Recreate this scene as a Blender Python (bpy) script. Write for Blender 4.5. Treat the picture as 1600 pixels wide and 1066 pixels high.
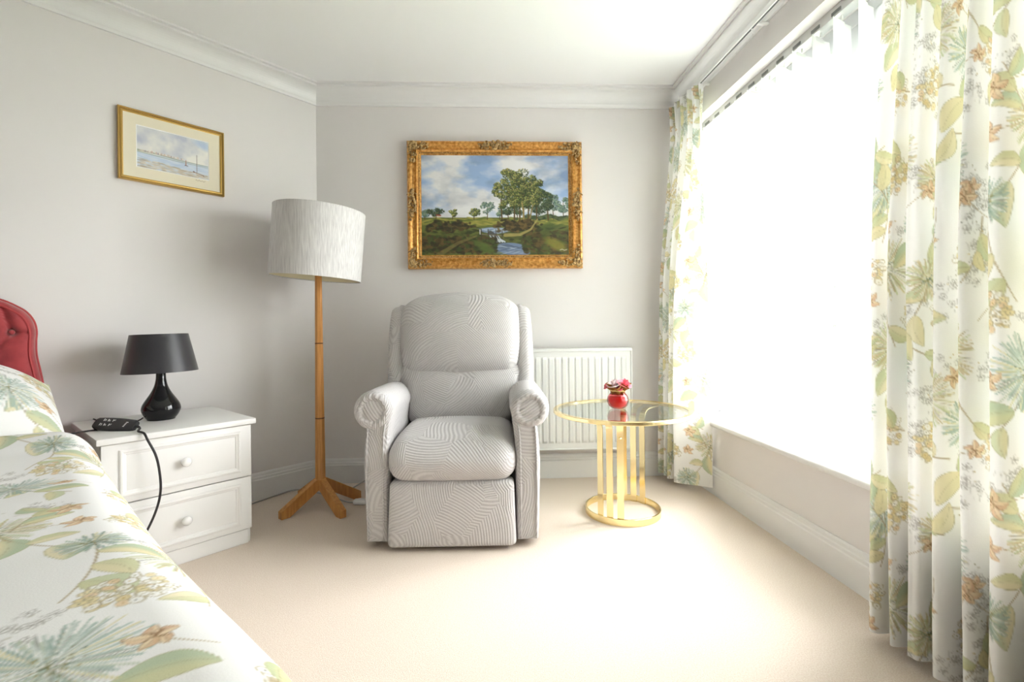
import bpy, bmesh, math, random
import numpy as np
from mathutils import Vector, Matrix

# ------------------------------------------------------------------ scene, camera, world, light, exposure
for o in list(bpy.data.objects):
    bpy.data.objects.remove(o)
SC = bpy.context.scene
COL = SC.collection
PI = math.pi

cam_d = bpy.data.cameras.new('camera')
cam = bpy.data.objects.new('camera', cam_d)
COL.objects.link(cam)
cam.location = (0, 0, 0.936)
cam.rotation_euler = (PI / 2, 0.0105, 0)
cam_d.sensor_width = 36
cam_d.lens = 36 * 755 / 1600
cam_d.shift_y = -21 / 1600
cam_d.clip_start = 0.02
SC.camera = cam

SC.view_settings.view_transform = 'Standard'
SC.view_settings.look = 'None'
SC.view_settings.gamma = 1
SC.view_settings.use_curve_mapping = False
SC.view_settings.exposure = 3.4

world = bpy.data.worlds.new('overcast_sky')
SC.world = world
world.use_nodes = True
bgn = world.node_tree.nodes['Background']
bgn.inputs[0].default_value = (0.985, 0.975, 1.0, 1)
bgn.inputs[1].default_value = 3.4

rng = random.Random(7)
R = np.random.default_rng(11)


# ------------------------------------------------------------------ frames of the three walls
P0 = (-1.183, 2.948)                       # corner of the left and the back wall
LU = (-0.6507, -0.7593)                    # along the left wall, from the corner towards the viewer
LN = (0.7593, -0.6507)                     # out of the left wall, into the room
RD = (-0.0858, 0.9963)                     # along the right wall, away from the viewer
RO = (0.9963, 0.0858)                      # out of the room through the right wall
RZERO = (1.353, 0.0)


def LW(s, n, z=0.0):
    return Vector((P0[0] + LU[0] * s + LN[0] * n, P0[1] + LU[1] * s + LN[1] * n, z))


def RW(t, o, z=0.0):
    return Vector((RZERO[0] + RD[0] * t + RO[0] * o, RZERO[1] + RD[1] * t + RO[1] * o, z))


def MW(x, off, z=0.0):                     # the back wall; off is measured into the room
    c = 1 / math.sqrt(1 + 0.0442 ** 2)
    return Vector((x + 0.0442 * c * off, 3.0 + 0.0442 * x - c * off, z))


def lin(r, g, b):
    def f(c):
        c /= 255
        return c / 12.92 if c <= 0.04045 else ((c + 0.055) / 1.055) ** 2.4
    return (f(r), f(g), f(b))


# ------------------------------------------------------------------ materials
def mat(name, col, rough=0.5, metal=0.0, **kw):
    m = bpy.data.materials.new(name)
    m.use_nodes = True
    b = m.node_tree.nodes['Principled BSDF']
    b.inputs['Base Color'].default_value = (*col, 1)
    b.inputs['Roughness'].default_value = rough
    b.inputs['Metallic'].default_value = metal
    for k, v in kw.items():
        b.inputs[k].default_value = v
    return m


def nodes(m):
    return m.node_tree.nodes, m.node_tree.links, m.node_tree.nodes['Principled BSDF']


def coords(m, kind='Object', scale=(1, 1, 1)):
    n, l, b = nodes(m)
    tc = n.new('ShaderNodeTexCoord')
    mp = n.new('ShaderNodeMapping')
    mp.inputs['Scale'].default_value = scale
    l.new(tc.outputs[kind], mp.inputs[0])
    return mp.outputs[0]


def add_noise_colour(m, c1, c2, scale, detail=4, stretch=(1, 1, 1), lo=0.35, hi=0.65):
    n, l, b = nodes(m)
    t = n.new('ShaderNodeTexNoise')
    t.inputs['Scale'].default_value = scale
    t.inputs['Detail'].default_value = detail
    l.new(coords(m, 'Object', stretch), t.inputs[0])
    r = n.new('ShaderNodeValToRGB')
    r.color_ramp.elements[0].position = lo
    r.color_ramp.elements[1].position = hi
    r.color_ramp.elements[0].color = (*c1, 1)
    r.color_ramp.elements[1].color = (*c2, 1)
    l.new(t.outputs[0], r.inputs[0])
    l.new(r.outputs[0], b.inputs['Base Color'])
    return t


def add_bump(m, scale, strength, dist=0.002, detail=3, stretch=(1, 1, 1), src=None):
    n, l, b = nodes(m)
    if src is None:
        t = n.new('ShaderNodeTexNoise')
        t.inputs['Scale'].default_value = scale
        t.inputs['Detail'].default_value = detail
        l.new(coords(m, 'Object', stretch), t.inputs[0])
        src = t.outputs[0]
    bp = n.new('ShaderNodeBump')
    bp.inputs['Strength'].default_value = strength
    bp.inputs['Distance'].default_value = dist
    l.new(src, bp.inputs['Height'])
    l.new(bp.outputs[0], b.inputs['Normal'])
    return m


M = {}
M['wall'] = add_bump(mat('wall_paint', (0.80, 0.77, 0.757), 0.85), 160, 0.08, 0.001)
M['ceiling'] = add_bump(mat('ceiling_paint', (0.90, 0.90, 0.90), 0.9), 120, 0.08, 0.001)
M['trim'] = mat('trim_gloss_paint', (0.83, 0.825, 0.82), 0.38)
M['carpet'] = mat('beige_carpet', (0.7, 0.56, 0.42), 0.95)
add_noise_colour(M['carpet'], (0.73, 0.60, 0.49), (0.87, 0.77, 0.675), 260, 3, lo=0.3, hi=0.7)
add_bump(M['carpet'], 420, 0.55, 0.004, 2)
M['white'] = mat('white_lacquer', (0.84, 0.84, 0.83), 0.35)
M['white_grain'] = add_bump(mat('white_grained_board', (0.83, 0.82, 0.80), 0.42), 30, 0.08, 0.001, 4, (1, 1, 12))
M['upvc'] = mat('white_upvc', (0.82, 0.83, 0.85), 0.3)
M['knob'] = mat('white_ceramic', (0.86, 0.85, 0.83), 0.18)
M['radiator'] = mat('radiator_enamel', (0.84, 0.85, 0.835), 0.3)
M['brass'] = mat('polished_brass', (0.95, 0.79, 0.44), 0.14, 1.0)
M['gold_leaf'] = mat('aged_gold_leaf', (0.55, 0.3, 0.08), 0.34, 0.55)
add_noise_colour(M['gold_leaf'], lin(184, 124, 58), lin(234, 182, 104), 60, 6)
add_bump(M['gold_leaf'], 140, 0.3, 0.002)
M['gold_orn'] = mat('carved_gilt', (0.5, 0.3, 0.1), 0.45, 0.6)
add_noise_colour(M['gold_orn'], lin(120, 88, 54), lin(222, 190, 132), 90, 5)
M['gold_slim'] = mat('slim_gold_moulding', lin(204, 168, 96), 0.28, 0.85)
M['gold_dark'] = mat('dark_gold_line', lin(120, 90, 44), 0.35, 0.7)
M['mount'] = mat('cream_card_mount', lin(236, 228, 206), 0.9)
M['mount_edge'] = mat('white_bevel_card', lin(250, 250, 248), 0.9)
M['oak'] = mat('oak_wood', (0.5, 0.25, 0.08), 0.42)
add_noise_colour(M['oak'], lin(192, 132, 70), lin(212, 154, 90), 14, 5, (6, 6, 0.5))
add_bump(M['oak'], 30, 0.08, 0.001, 4, (6, 6, 0.4))
M['seam'] = mat('dark_joint', lin(96, 60, 28), 0.6)
M['linen'] = mat('linen_shade', (0.78, 0.76, 0.745), 0.9)
add_noise_colour(M['linen'], lin(202, 199, 199), lin(230, 228, 227), 90, 5, (3, 3, 0.12))
add_bump(M['linen'], 300, 0.3, 0.001, 3)
M['linen_in'] = mat('cream_shade_lining', lin(236, 226, 196), 0.8)
M['black_satin'] = mat('black_satin_shade', (0.022, 0.021, 0.026), 0.42)
M['black_satin'].node_tree.nodes['Principled BSDF'].inputs['Sheen Weight'].default_value = 0.3
M['black_glaze'] = mat('black_glazed_ceramic', (0.008, 0.008, 0.009), 0.06)
M['rubber'] = mat('dark_grey_plastic', (0.035, 0.034, 0.036), 0.45)
M['print'] = mat('white_print', (0.85, 0.85, 0.85), 0.6)
M['cable'] = mat('black_cable', (0.02, 0.016, 0.018), 0.5)
M['grey_cable'] = mat('grey_cable', (0.42, 0.41, 0.40), 0.5)
M['velvet'] = mat('red_velvet', lin(172, 50, 56), 0.7)
add_noise_colour(M['velvet'], lin(132, 26, 34), lin(168, 50, 54), 14, 4)
M['velvet'].node_tree.nodes['Principled BSDF'].inputs['Sheen Weight'].default_value = 0.6
M['velvet_piping'] = mat('red_velvet_piping', lin(176, 62, 64), 0.6)
M['divan'] = mat('cream_divan_cloth', (0.7, 0.66, 0.6), 0.9)
M['alu'] = mat('grey_aluminium', (0.62, 0.62, 0.62), 0.35, 0.3)
M['slot'] = mat('dark_slot', (0.09, 0.09, 0.09), 0.6)
M['carrier'] = mat('grey_carrier', (0.2, 0.2, 0.2), 0.6)
M['twine'] = mat('pale_twine', lin(226, 190, 128), 0.9)
M['hessian'] = add_bump(mat('brown_hessian', lin(150, 96, 40), 0.95), 200, 0.6, 0.002)
M['petal_pink'] = mat('pink_petal', lin(238, 124, 140), 0.6)
M['petal_pale'] = mat('white_petal', lin(244, 226, 226), 0.6)
M['wax'] = mat('red_wax', lin(226, 8, 26), 0.25)
M['red_glass'] = mat('red_glass', lin(255, 150, 155), 0.02, 0.0)
M['red_glass'].node_tree.nodes['Principled BSDF'].inputs['Transmission Weight'].default_value = 1.0
M['bark'] = mat('bark', (0.12, 0.09, 0.06), 0.9)
M['leaf'] = mat('tree_leaves', (0.10, 0.2, 0.06), 0.6)
add_noise_colour(M['leaf'], (0.06, 0.10, 0.06), (0.20, 0.26, 0.17), 3, 3)
M['lawn'] = mat('lawn', (0.12, 0.22, 0.06), 0.9)
add_noise_colour(M['lawn'], (0.13, 0.17, 0.10), (0.24, 0.28, 0.18), 9, 5)


def glass_mat(name, tint, refl_boost=1.0):
    """thin clear sheet: sees through, mirrors by fresnel"""
    m = bpy.data.materials.new(name)
    m.use_nodes = True
    n, l = m.node_tree.nodes, m.node_tree.links
    n.remove(n['Principled BSDF'])
    tr = n.new('ShaderNodeBsdfTransparent')
    tr.inputs[0].default_value = (*tint, 1)
    gl = n.new('ShaderNodeBsdfGlossy')
    gl.inputs['Roughness'].default_value = 0.01
    fr = n.new('ShaderNodeLayerWeight')
    pw = n.new('ShaderNodeMath')
    pw.operation = 'POWER'
    pw.inputs[1].default_value = 5.0
    l.new(fr.outputs['Facing'], pw.inputs[0])
    mm = n.new('ShaderNodeMath')
    mm.operation = 'MULTIPLY_ADD'
    mm.inputs[1].default_value = 0.96 * refl_boost
    mm.inputs[2].default_value = 0.04 * refl_boost
    l.new(pw.outputs[0], mm.inputs[0])
    mx = n.new('ShaderNodeMixShader')
    l.new(mm.outputs[0], mx.inputs[0])
    l.new(tr.outputs[0], mx.inputs[1])
    l.new(gl.outputs[0], mx.inputs[2])
    l.new(mx.outputs[0], n['Material Output'].inputs[0])
    return m


M['pane'] = glass_mat('window_glass', (0.98, 0.99, 0.99))
M['table_glass'] = glass_mat('table_glass', (0.93, 0.96, 0.94), 1.0)


def thin_cloth(name, col, trans, attr=None, weave=0.25):
    m = bpy.data.materials.new(name)
    m.use_nodes = True
    n, l = m.node_tree.nodes, m.node_tree.links
    n.remove(n['Principled BSDF'])
    d = n.new('ShaderNodeBsdfDiffuse')
    t = n.new('ShaderNodeBsdfTranslucent')
    mx = n.new('ShaderNodeMixShader')
    mx.inputs[0].default_value = trans
    if attr:
        a = n.new('ShaderNodeVertexColor')
        a.layer_name = attr
        l.new(a.outputs[0], d.inputs[0])
        l.new(a.outputs[0], t.inputs[0])
    else:
        d.inputs[0].default_value = (*col, 1)
        t.inputs[0].default_value = (*col, 1)
    tc = n.new('ShaderNodeTexCoord')
    ns = n.new('ShaderNodeTexNoise')
    ns.inputs['Scale'].default_value = 350
    l.new(tc.outputs['Object'], ns.inputs[0])
    bp = n.new('ShaderNodeBump')
    bp.inputs['Strength'].default_value = weave
    bp.inputs['Distance'].default_value = 0.001
    l.new(ns.outputs[0], bp.inputs['Height'])
    l.new(bp.outputs[0], d.inputs['Normal'])
    l.new(d.outputs[0], mx.inputs[1])
    l.new(t.outputs[0], mx.inputs[2])
    l.new(mx.outputs[0], n['Material Output'].inputs[0])
    return m


M['slat'] = thin_cloth('white_blind_fabric', (0.86, 0.87, 0.86), 0.5)
M['floral'] = thin_cloth('printed_floral_cotton', (1, 1, 1), 0.12, 'print')
M['paint'] = mat('oil_paint', (1, 1, 1), 0.45)
_a = M['paint'].node_tree.nodes.new('ShaderNodeVertexColor')
_a.layer_name = 'print'
M['paint'].node_tree.links.new(_a.outputs[0], M['paint'].node_tree.nodes['Principled BSDF'].inputs['Base Color'])
add_bump(M['paint'], 180, 0.25, 0.001)


def upholstery():
    """pale grey chenille with combed arcs of raised cord"""
    m = mat('combed_chenille', (0.66, 0.64, 0.62), 0.92)
    n, l, b = nodes(m)
    co = coords(m, 'Object')
    vo = n.new('ShaderNodeTexVoronoi')
    vo.inputs['Scale'].default_value = 6.2
    vo.inputs['Randomness'].default_value = 1.0
    l.new(co, vo.inputs['Vector'])
    # every cell of the weave has its own centre of curvature, some way outside the cell
    rnd = n.new('ShaderNodeVectorMath')
    rnd.operation = 'MULTIPLY_ADD'
    rnd.inputs[1].default_value = (0.7, 0.7, 0.7)
    rnd.inputs[2].default_value = (-0.35, -0.35, -0.35)
    l.new(vo.outputs['Color'], rnd.inputs[0])
    nrmz = n.new('ShaderNodeVectorMath')
    nrmz.operation = 'NORMALIZE'
    l.new(rnd.outputs[0], nrmz.inputs[0])
    sc_ = n.new('ShaderNodeVectorMath')
    sc_.operation = 'SCALE'
    sc_.inputs['Scale'].default_value = 0.42
    l.new(nrmz.outputs[0], sc_.inputs[0])
    ctr = n.new('ShaderNodeVectorMath')
    l.new(vo.outputs['Position'], ctr.inputs[0])
    l.new(sc_.outputs[0], ctr.inputs[1])
    dst = n.new('ShaderNodeVectorMath')
    dst.operation = 'DISTANCE'
    l.new(co, dst.inputs[0])
    l.new(ctr.outputs[0], dst.inputs[1])
    fq = n.new('ShaderNodeMath')
    fq.operation = 'MULTIPLY'
    fq.inputs[1].default_value = 2 * PI / 0.0092
    l.new(dst.outputs['Value'], fq.inputs[0])
    sn = n.new('ShaderNodeMath')
    sn.operation = 'SINE'
    l.new(fq.outputs[0], sn.inputs[0])
    w = n.new('ShaderNodeMath')
    w.operation = 'MULTIPLY_ADD'
    w.inputs[1].default_value = 0.5
    w.inputs[2].default_value = 0.5
    l.new(sn.outputs[0], w.inputs[0])
    r = n.new('ShaderNodeValToRGB')
    r.color_ramp.elements[0].position = 0.1
    r.color_ramp.elements[1].position = 0.75
    r.color_ramp.elements[0].color = (*lin(202, 198, 198), 1)
    r.color_ramp.elements[1].color = (*lin(218, 215, 214), 1)
    l.new(w.outputs[0], r.inputs[0])
    fine = n.new('ShaderNodeTexNoise')
    fine.inputs['Scale'].default_value = 260
    l.new(co, fine.inputs[0])
    mm = n.new('ShaderNodeMixRGB')
    mm.blend_type = 'MULTIPLY'
    mm.inputs[0].default_value = 0.18
    l.new(r.outputs[0], mm.inputs[1])
    l.new(fine.outputs[0], mm.inputs[2])
    l.new(mm.outputs[0], b.inputs['Base Color'])
    add_bump(m, 1, 0.5, 0.003, src=w.outputs[0])
    return m


M['chenille'] = upholstery()


# ------------------------------------------------------------------ mesh helpers
def link(name, me, m=None, parent=None):
    o = bpy.data.objects.new(name, me)
    COL.objects.link(o)
    if m is not None and me is not None:
        me.materials.append(M[m] if isinstance(m, str) else m)
    if parent is not None:
        o.parent = parent
    return o


def pyd(name, v, f, m, parent=None, smooth=False):
    me = bpy.data.meshes.new(name)
    me.from_pydata([tuple(p) for p in v], [], f)
    me.validate()
    bm = bmesh.new()
    bm.from_mesh(me)
    bmesh.ops.recalc_face_normals(bm, faces=bm.faces)
    bm.to_mesh(me)
    bm.free()
    if smooth:
        me.polygons.foreach_set('use_smooth', [True] * len(me.polygons))
    return link(name, me, m, parent)


class MB:
    """collects shapes that belong to ONE part"""

    def __init__(self):
        self.v, self.f = [], []

    def add(self, v, f):
        k = len(self.v)
        self.v += [tuple(p) for p in v]
        self.f += [[i + k for i in q] for q in f]
        return self

    def box(self, lo, hi, fr=None):
        v = [(x, y, z) for x in (lo[0], hi[0]) for y in (lo[1], hi[1]) for z in (lo[2], hi[2])]
        if fr:
            v = [fr(*p) for p in v]
        return self.add(v, [[0, 1, 3, 2], [4, 6, 7, 5], [0, 4, 5, 1], [2, 3, 7, 6], [0, 2, 6, 4], [1, 5, 7, 3]])

    def bbox(self, lo, hi, b=0.003, fr=None, seg=2):
        """bevelled box"""
        bm = bmesh.new()
        bmesh.ops.create_cube(bm, size=1)
        for q in bm.verts:
            q.co = Vector([(lo[i] + hi[i]) / 2 + q.co[i] * (hi[i] - lo[i]) for i in range(3)])
        bmesh.ops.bevel(bm, geom=list(bm.edges), offset=b, segments=seg, profile=0.5, affect='EDGES')
        bm.verts.index_update()
        v = [tuple(q.co) for q in bm.verts]
        if fr:
            v = [fr(*p) for p in v]
        f = [[q.index for q in p.verts] for p in bm.faces]
        bm.free()
        return self.add(v, f)

    def lathe(self, prof, c=(0, 0, 0), seg=48, fr=None):
        v, f = [], []
        for r, z in prof:
            for i in range(seg):
                a = 2 * PI * i / seg
                p = (c[0] + r * math.cos(a), c[1] + r * math.sin(a), c[2] + z)
                v.append(fr(*p) if fr else p)
        for j in range(len(prof) - 1):
            for i in range(seg):
                f.append([j * seg + i, j * seg + (i + 1) % seg, (j + 1) * seg + (i + 1) % seg, (j + 1) * seg + i])
        if prof[0][0] > 1e-6:
            f.append(list(range(seg))[::-1])
        if prof[-1][0] > 1e-6:
            k = (len(prof) - 1) * seg
            f.append([k + i for i in range(seg)])
        return self.add(v, f)

    def tube(self, pts, r, seg=8, closed=False, flat=1.0):
        pts = [Vector(p) for p in pts]
        n = len(pts)
        v, f = [], []
        up = Vector((0, 0, 1))
        last = None
        for i, p in enumerate(pts):
            a = pts[(i - 1) % n] if (closed or i > 0) else p
            b = pts[(i + 1) % n] if (closed or i < n - 1) else p
            d = (b - a).normalized()
            s = last if last is not None else up
            x = d.cross(s)
            if x.length < 1e-3:
                x = d.cross(Vector((1, 0, 0)))
            x.normalize()
            y = x.cross(d).normalized()
            last = y
            rr = r[i] if isinstance(r, (list, tuple)) else r
            for k in range(seg):
                t = 2 * PI * k / seg
                v.append(p + x * (rr * math.cos(t)) + y * (rr * flat * math.sin(t)))
        m = n if closed else n - 1
        for i in range(m):
            for k in range(seg):
                j = (i + 1) % n
                f.append([i * seg + k, i * seg + (k + 1) % seg, j * seg + (k + 1) % seg, j * seg + k])
        if not closed:
            f.append(list(range(seg))[::-1])
            f.append([(n - 1) * seg + k for k in range(seg)])
        return self.add(v, f)

    def ball(self, c, r, seg=8, rings=6, fr=None):
        if not isinstance(r, (tuple, list)):
            r = (r, r, r)
        v, f = [], []
        for j in range(rings + 1):
            th = PI * j / rings
            for i in range(seg):
                a = 2 * PI * i / seg
                p = (c[0] + r[0] * math.sin(th) * math.cos(a), c[1] + r[1] * math.sin(th) * math.sin(a), c[2] + r[2] * math.cos(th))
                v.append(fr(*p) if fr else p)
        for j in range(rings):
            for i in range(seg):
                f.append([j * seg + i, (j + 1) * seg + i, (j + 1) * seg + (i + 1) % seg, j * seg + (i + 1) % seg])
        return self.add(v, f)

    def build(self, name, m, parent=None, smooth=False, weld=False):
        o = pyd(name, self.v, self.f, m, parent, smooth)
        if smooth == 'auto':
            me = o.data
            bm = bmesh.new()
            bm.from_mesh(me)
            bmesh.ops.remove_doubles(bm, verts=bm.verts, dist=1e-5)
            for e in bm.edges:
                if len(e.link_faces) == 2 and e.calc_face_angle(0) > 0.6:
                    e.smooth = False
            for q in bm.faces:
                q.smooth = True
            bm.to_mesh(me)
            bm.free()
        return o


def smooth_path(pts, per=8, closed=False):
    pts = [Vector(p) for p in pts]
    n = len(pts)
    out = []
    rngs = range(n) if closed else range(n - 1)
    for i in rngs:
        p1, p2 = pts[i], pts[(i + 1) % n]
        p0 = pts[(i - 1) % n] if (closed or i > 0) else p1
        p3 = pts[(i + 2) % n] if (closed or i < n - 2) else p2
        for k in range(per):
            t = k / per
            out.append(0.5 * ((2 * p1) + (p2 - p0) * t + (2 * p0 - 5 * p1 + 4 * p2 - p3) * t * t + (3 * p1 - p0 - 3 * p2 + p3) * t ** 3))
    if not closed:
        out.append(pts[-1])
    return out


def tag(o, label, cat, group=None, kind=None):
    if label:
        o['label'] = label
    if cat:
        o['category'] = cat
    if group:
        o['group'] = group
    if kind:
        o['kind'] = kind
    return o


def thing(name, label, cat, loc=(0, 0, 0), rz=0.0, group=None):
    o = link(name, None)
    o.location = loc
    o.rotation_euler = (0, 0, rz)
    o.empty_display_size = 0.1
    return tag(o, label, cat, group)


def struct(o, label=None, cat=None):
    o['kind'] = 'structure'
    if label:
        o['label'] = label
    if cat:
        o['category'] = cat
    return o


def cushion(name, size, r, puff, m, parent, loc=(0, 0, 0), rot=(0, 0, 0), n=18, deform=None):
    """rounded, plumped box; size is full width, depth, height"""
    bm = bmesh.new()
    bmesh.ops.create_cube(bm, size=2)
    bmesh.ops.subdivide_edges(bm, edges=list(bm.edges), cuts=n, use_grid_fill=True)
    hx, hy, hz = [s / 2 for s in size]
    for q in bm.verts:
        c = q.co
        # pull grid lines towards the edges so the rounding is smooth
        k = [math.copysign(abs(c[i]) ** 0.75, c[i]) for i in range(3)]
        p = Vector((k[0] * hx, k[1] * hy, k[2] * hz))
        inn = Vector((max(-hx + r, min(hx - r, p.x)), max(-hy + r, min(hy - r, p.y)), max(-hz + r, min(hz - r, p.z))))
        d = p - inn
        if d.length > 1e-7:
            p = inn + d.normalized() * r
        b = Vector((0, 0, 0))
        for i, h in enumerate((hx, hy, hz)):
            w = 1.0
            for j, hh in enumerate((hx, hy, hz)):
                if j != i:
                    w *= max(0.0, 1 - (p[j] / hh) ** 2) ** 0.7
            if h > 0 and puff[i]:
                b[i] = puff[i] * w * (p[i] / h)
        p += b
        if deform:
            p = Vector(deform(p))
        q.co = p
    mm = Matrix.LocRotScale(Vector(loc), __import__('mathutils').Euler(rot), None)
    bmesh.ops.transform(bm, matrix=mm, verts=bm.verts)
    bmesh.ops.recalc_face_normals(bm, faces=bm.faces)
    me = bpy.data.meshes.new(name)
    for f in bm.faces:
        f.smooth = True
    bm.to_mesh(me)
    bm.free()
    return link(name, me, m, parent)


def grid_mesh(name, pos, m, parent=None, cols=None, closed_u=False, smooth=True):
    """pos: (rows, columns, 3) array -> one quad grid, optional point colours (linear)"""
    nr, nc = pos.shape[:2]
    idx = np.arange(nr * nc).reshape(nr, nc)
    a = idx[:-1, :-1].ravel()
    b = idx[:-1, 1:].ravel()
    c = idx[1:, 1:].ravel()
    d = idx[1:, :-1].ravel()
    quads = np.stack([a, b, c, d], 1).astype(np.int32)
    me = bpy.data.meshes.new(name)
    me.vertices.add(nr * nc)
    me.vertices.foreach_set('co', pos.reshape(-1).astype(np.float32))
    nq = len(quads)
    me.loops.add(nq * 4)
    me.loops.foreach_set('vertex_index', quads.ravel())
    me.polygons.add(nq)
    me.polygons.foreach_set('loop_start', np.arange(0, nq * 4, 4, dtype=np.int32))
    if smooth:
        me.polygons.foreach_set('use_smooth', np.ones(nq, dtype=bool))
    me.update(calc_edges=True)
    if cols is not None:
        at = me.color_attributes.new('print', 'FLOAT_COLOR', 'POINT')
        rgba = np.ones((nr * nc, 4), np.float32)
        rgba[:, :3] = cols.reshape(-1, 3)
        at.data.foreach_set('color', rgba.ravel())
    return link(name, me, m, parent)


# ------------------------------------------------------------------ numpy painting (flat prints and the two pictures)
def to_linear(a):
    a = np.clip(a, 0, 1)
    return np.where(a <= 0.04045, a / 12.92, ((a + 0.055) / 1.055) ** 2.4)


class Canvas:
    def __init__(self, h, w, col, wrap=False):
        self.a = np.empty((h, w, 3), np.float32)
        self.a[:] = np.array(col) / 255
        self.h, self.w, self.wrap = h, w, wrap

    def window(self, x0, x1, y0, y1):
        xs = np.arange(int(math.floor(x0)), int(math.ceil(x1)) + 1)
        ys = np.arange(int(math.floor(y0)), int(math.ceil(y1)) + 1)
        if not self.wrap:
            xs = xs[(xs >= 0) & (xs < self.w)]
            ys = ys[(ys >= 0) & (ys < self.h)]
        if len(xs) == 0 or len(ys) == 0:
            return None
        return xs, ys

    def put(self, win, mask, col):
        xs, ys = win
        ix = np.ix_(ys % self.h, xs % self.w)
        mk = mask[..., None]
        self.a[ix] = self.a[ix] * (1 - mk) + (np.asarray(col, np.float32) / 255) * mk

    def seg(self, p, q, w0, w1, col, alpha=1.0):
        m = max(w0, w1) + 1.5
        win = self.window(min(p[0], q[0]) - m, max(p[0], q[0]) + m, min(p[1], q[1]) - m, max(p[1], q[1]) + m)
        if win is None:
            return
        X, Y = np.meshgrid(*win)
        dx, dy = q[0] - p[0], q[1] - p[1]
        L = dx * dx + dy * dy + 1e-9
        t = np.clip(((X - p[0]) * dx + (Y - p[1]) * dy) / L, 0, 1)
        d = np.hypot(X - p[0] - t * dx, Y - p[1] - t * dy)
        w = w0 + (w1 - w0) * t
        self.put(win, np.clip(w - d + 0.5, 0, 1) * alpha, col)

    def path(self, pts, w0, w1, col, alpha=1.0):
        n = len(pts) - 1
        m = max(w0, w1) + 1.5
        xs = [p[0] for p in pts]
        ys = [p[1] for p in pts]
        win = self.window(min(xs) - m, max(xs) + m, min(ys) - m, max(ys) + m)
        if win is None:
            return
        X, Y = np.meshgrid(*win)
        mask = np.zeros(X.shape)
        for i in range(n):
            p, q = pts[i], pts[i + 1]
            dx, dy = q[0] - p[0], q[1] - p[1]
            t = np.clip(((X - p[0]) * dx + (Y - p[1]) * dy) / (dx * dx + dy * dy + 1e-9), 0, 1)
            d = np.hypot(X - p[0] - t * dx, Y - p[1] - t * dy)
            w = w0 + (w1 - w0) * (i + t) / n
            mask = np.maximum(mask, np.clip(w - d + 0.5, 0, 1))
        self.put(win, mask * alpha, col)

    def ell(self, c, rx, ry, ang, col, alpha=1.0, soft=1.0, line=None, lw=0.7):
        m = max(rx, ry) + 2 + soft
        win = self.window(c[0] - m, c[0] + m, c[1] - m, c[1] + m)
        if win is None:
            return
        X, Y = np.meshgrid(*win)
        X = X - c[0]
        Y = Y - c[1]
        ca, sa = math.cos(ang), math.sin(ang)
        U = (X * ca + Y * sa) / rx
        V = (-X * sa + Y * ca) / ry
        d = (np.hypot(U, V) - 1) * min(rx, ry)
        self.put(win, np.clip(0.5 - d / soft, 0, 1) * alpha, col)
        if line is not None:
            self.put(win, np.clip(lw - np.abs(d) + 0.5, 0, 1) * 0.75, line)

    def leaf(self, p, q, w, col, col2, line, alpha=0.9):
        L = math.hypot(q[0] - p[0], q[1] - p[1])
        m = w + 3
        win = self.window(min(p[0], q[0]) - m, max(p[0], q[0]) + m, min(p[1], q[1]) - m, max(p[1], q[1]) + m)
        if win is None or L < 1:
            return
        X, Y = np.meshgrid(*win)
        ux, uy = (q[0] - p[0]) / L, (q[1] - p[1]) / L
        U = ((X - p[0]) * ux + (Y - p[1]) * uy) / L
        V = (-(X - p[0]) * uy + (Y - p[1]) * ux)
        V = V - 0.12 * L * np.sin(np.clip(U, 0, 1) * PI)
        wid = w * np.clip(np.sin(np.clip(U, 0, 1) ** 0.8 * PI), 0, 1) ** 0.8
        d = np.abs(V) - wid
        inside = np.clip(0.5 - d, 0, 1) * ((U > 0) & (U < 1))
        half = np.clip(0.5 + V / (0.8 * w), 0, 1)[..., None]
        xs, ys = win
        ix = np.ix_(ys % self.h, xs % self.w)
        cc = (np.array(col) * half + np.array(col2) * (1 - half)) / 255
        mk = (inside * alpha)[..., None]
        self.a[ix] = self.a[ix] * (1 - mk) + cc.astype(np.float32) * mk
        edge = np.clip(1.1 - np.abs(d), 0, 1) * ((U > 0) & (U < 1)) * 0.55
        rib = np.clip(0.9 - np.abs(V), 0, 1) * ((U > 0) & (U < 0.9)) * 0.45
        self.put(win, np.maximum(edge, rib), line)


def curve_pts(p, ang, L, bend, n=8):
    pts = [p]
    for i in range(n):
        ang += bend / n
        p = (p[0] + math.cos(ang) * L / n, p[1] + math.sin(ang) * L / n)
        pts.append(p)
    return pts, ang


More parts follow.
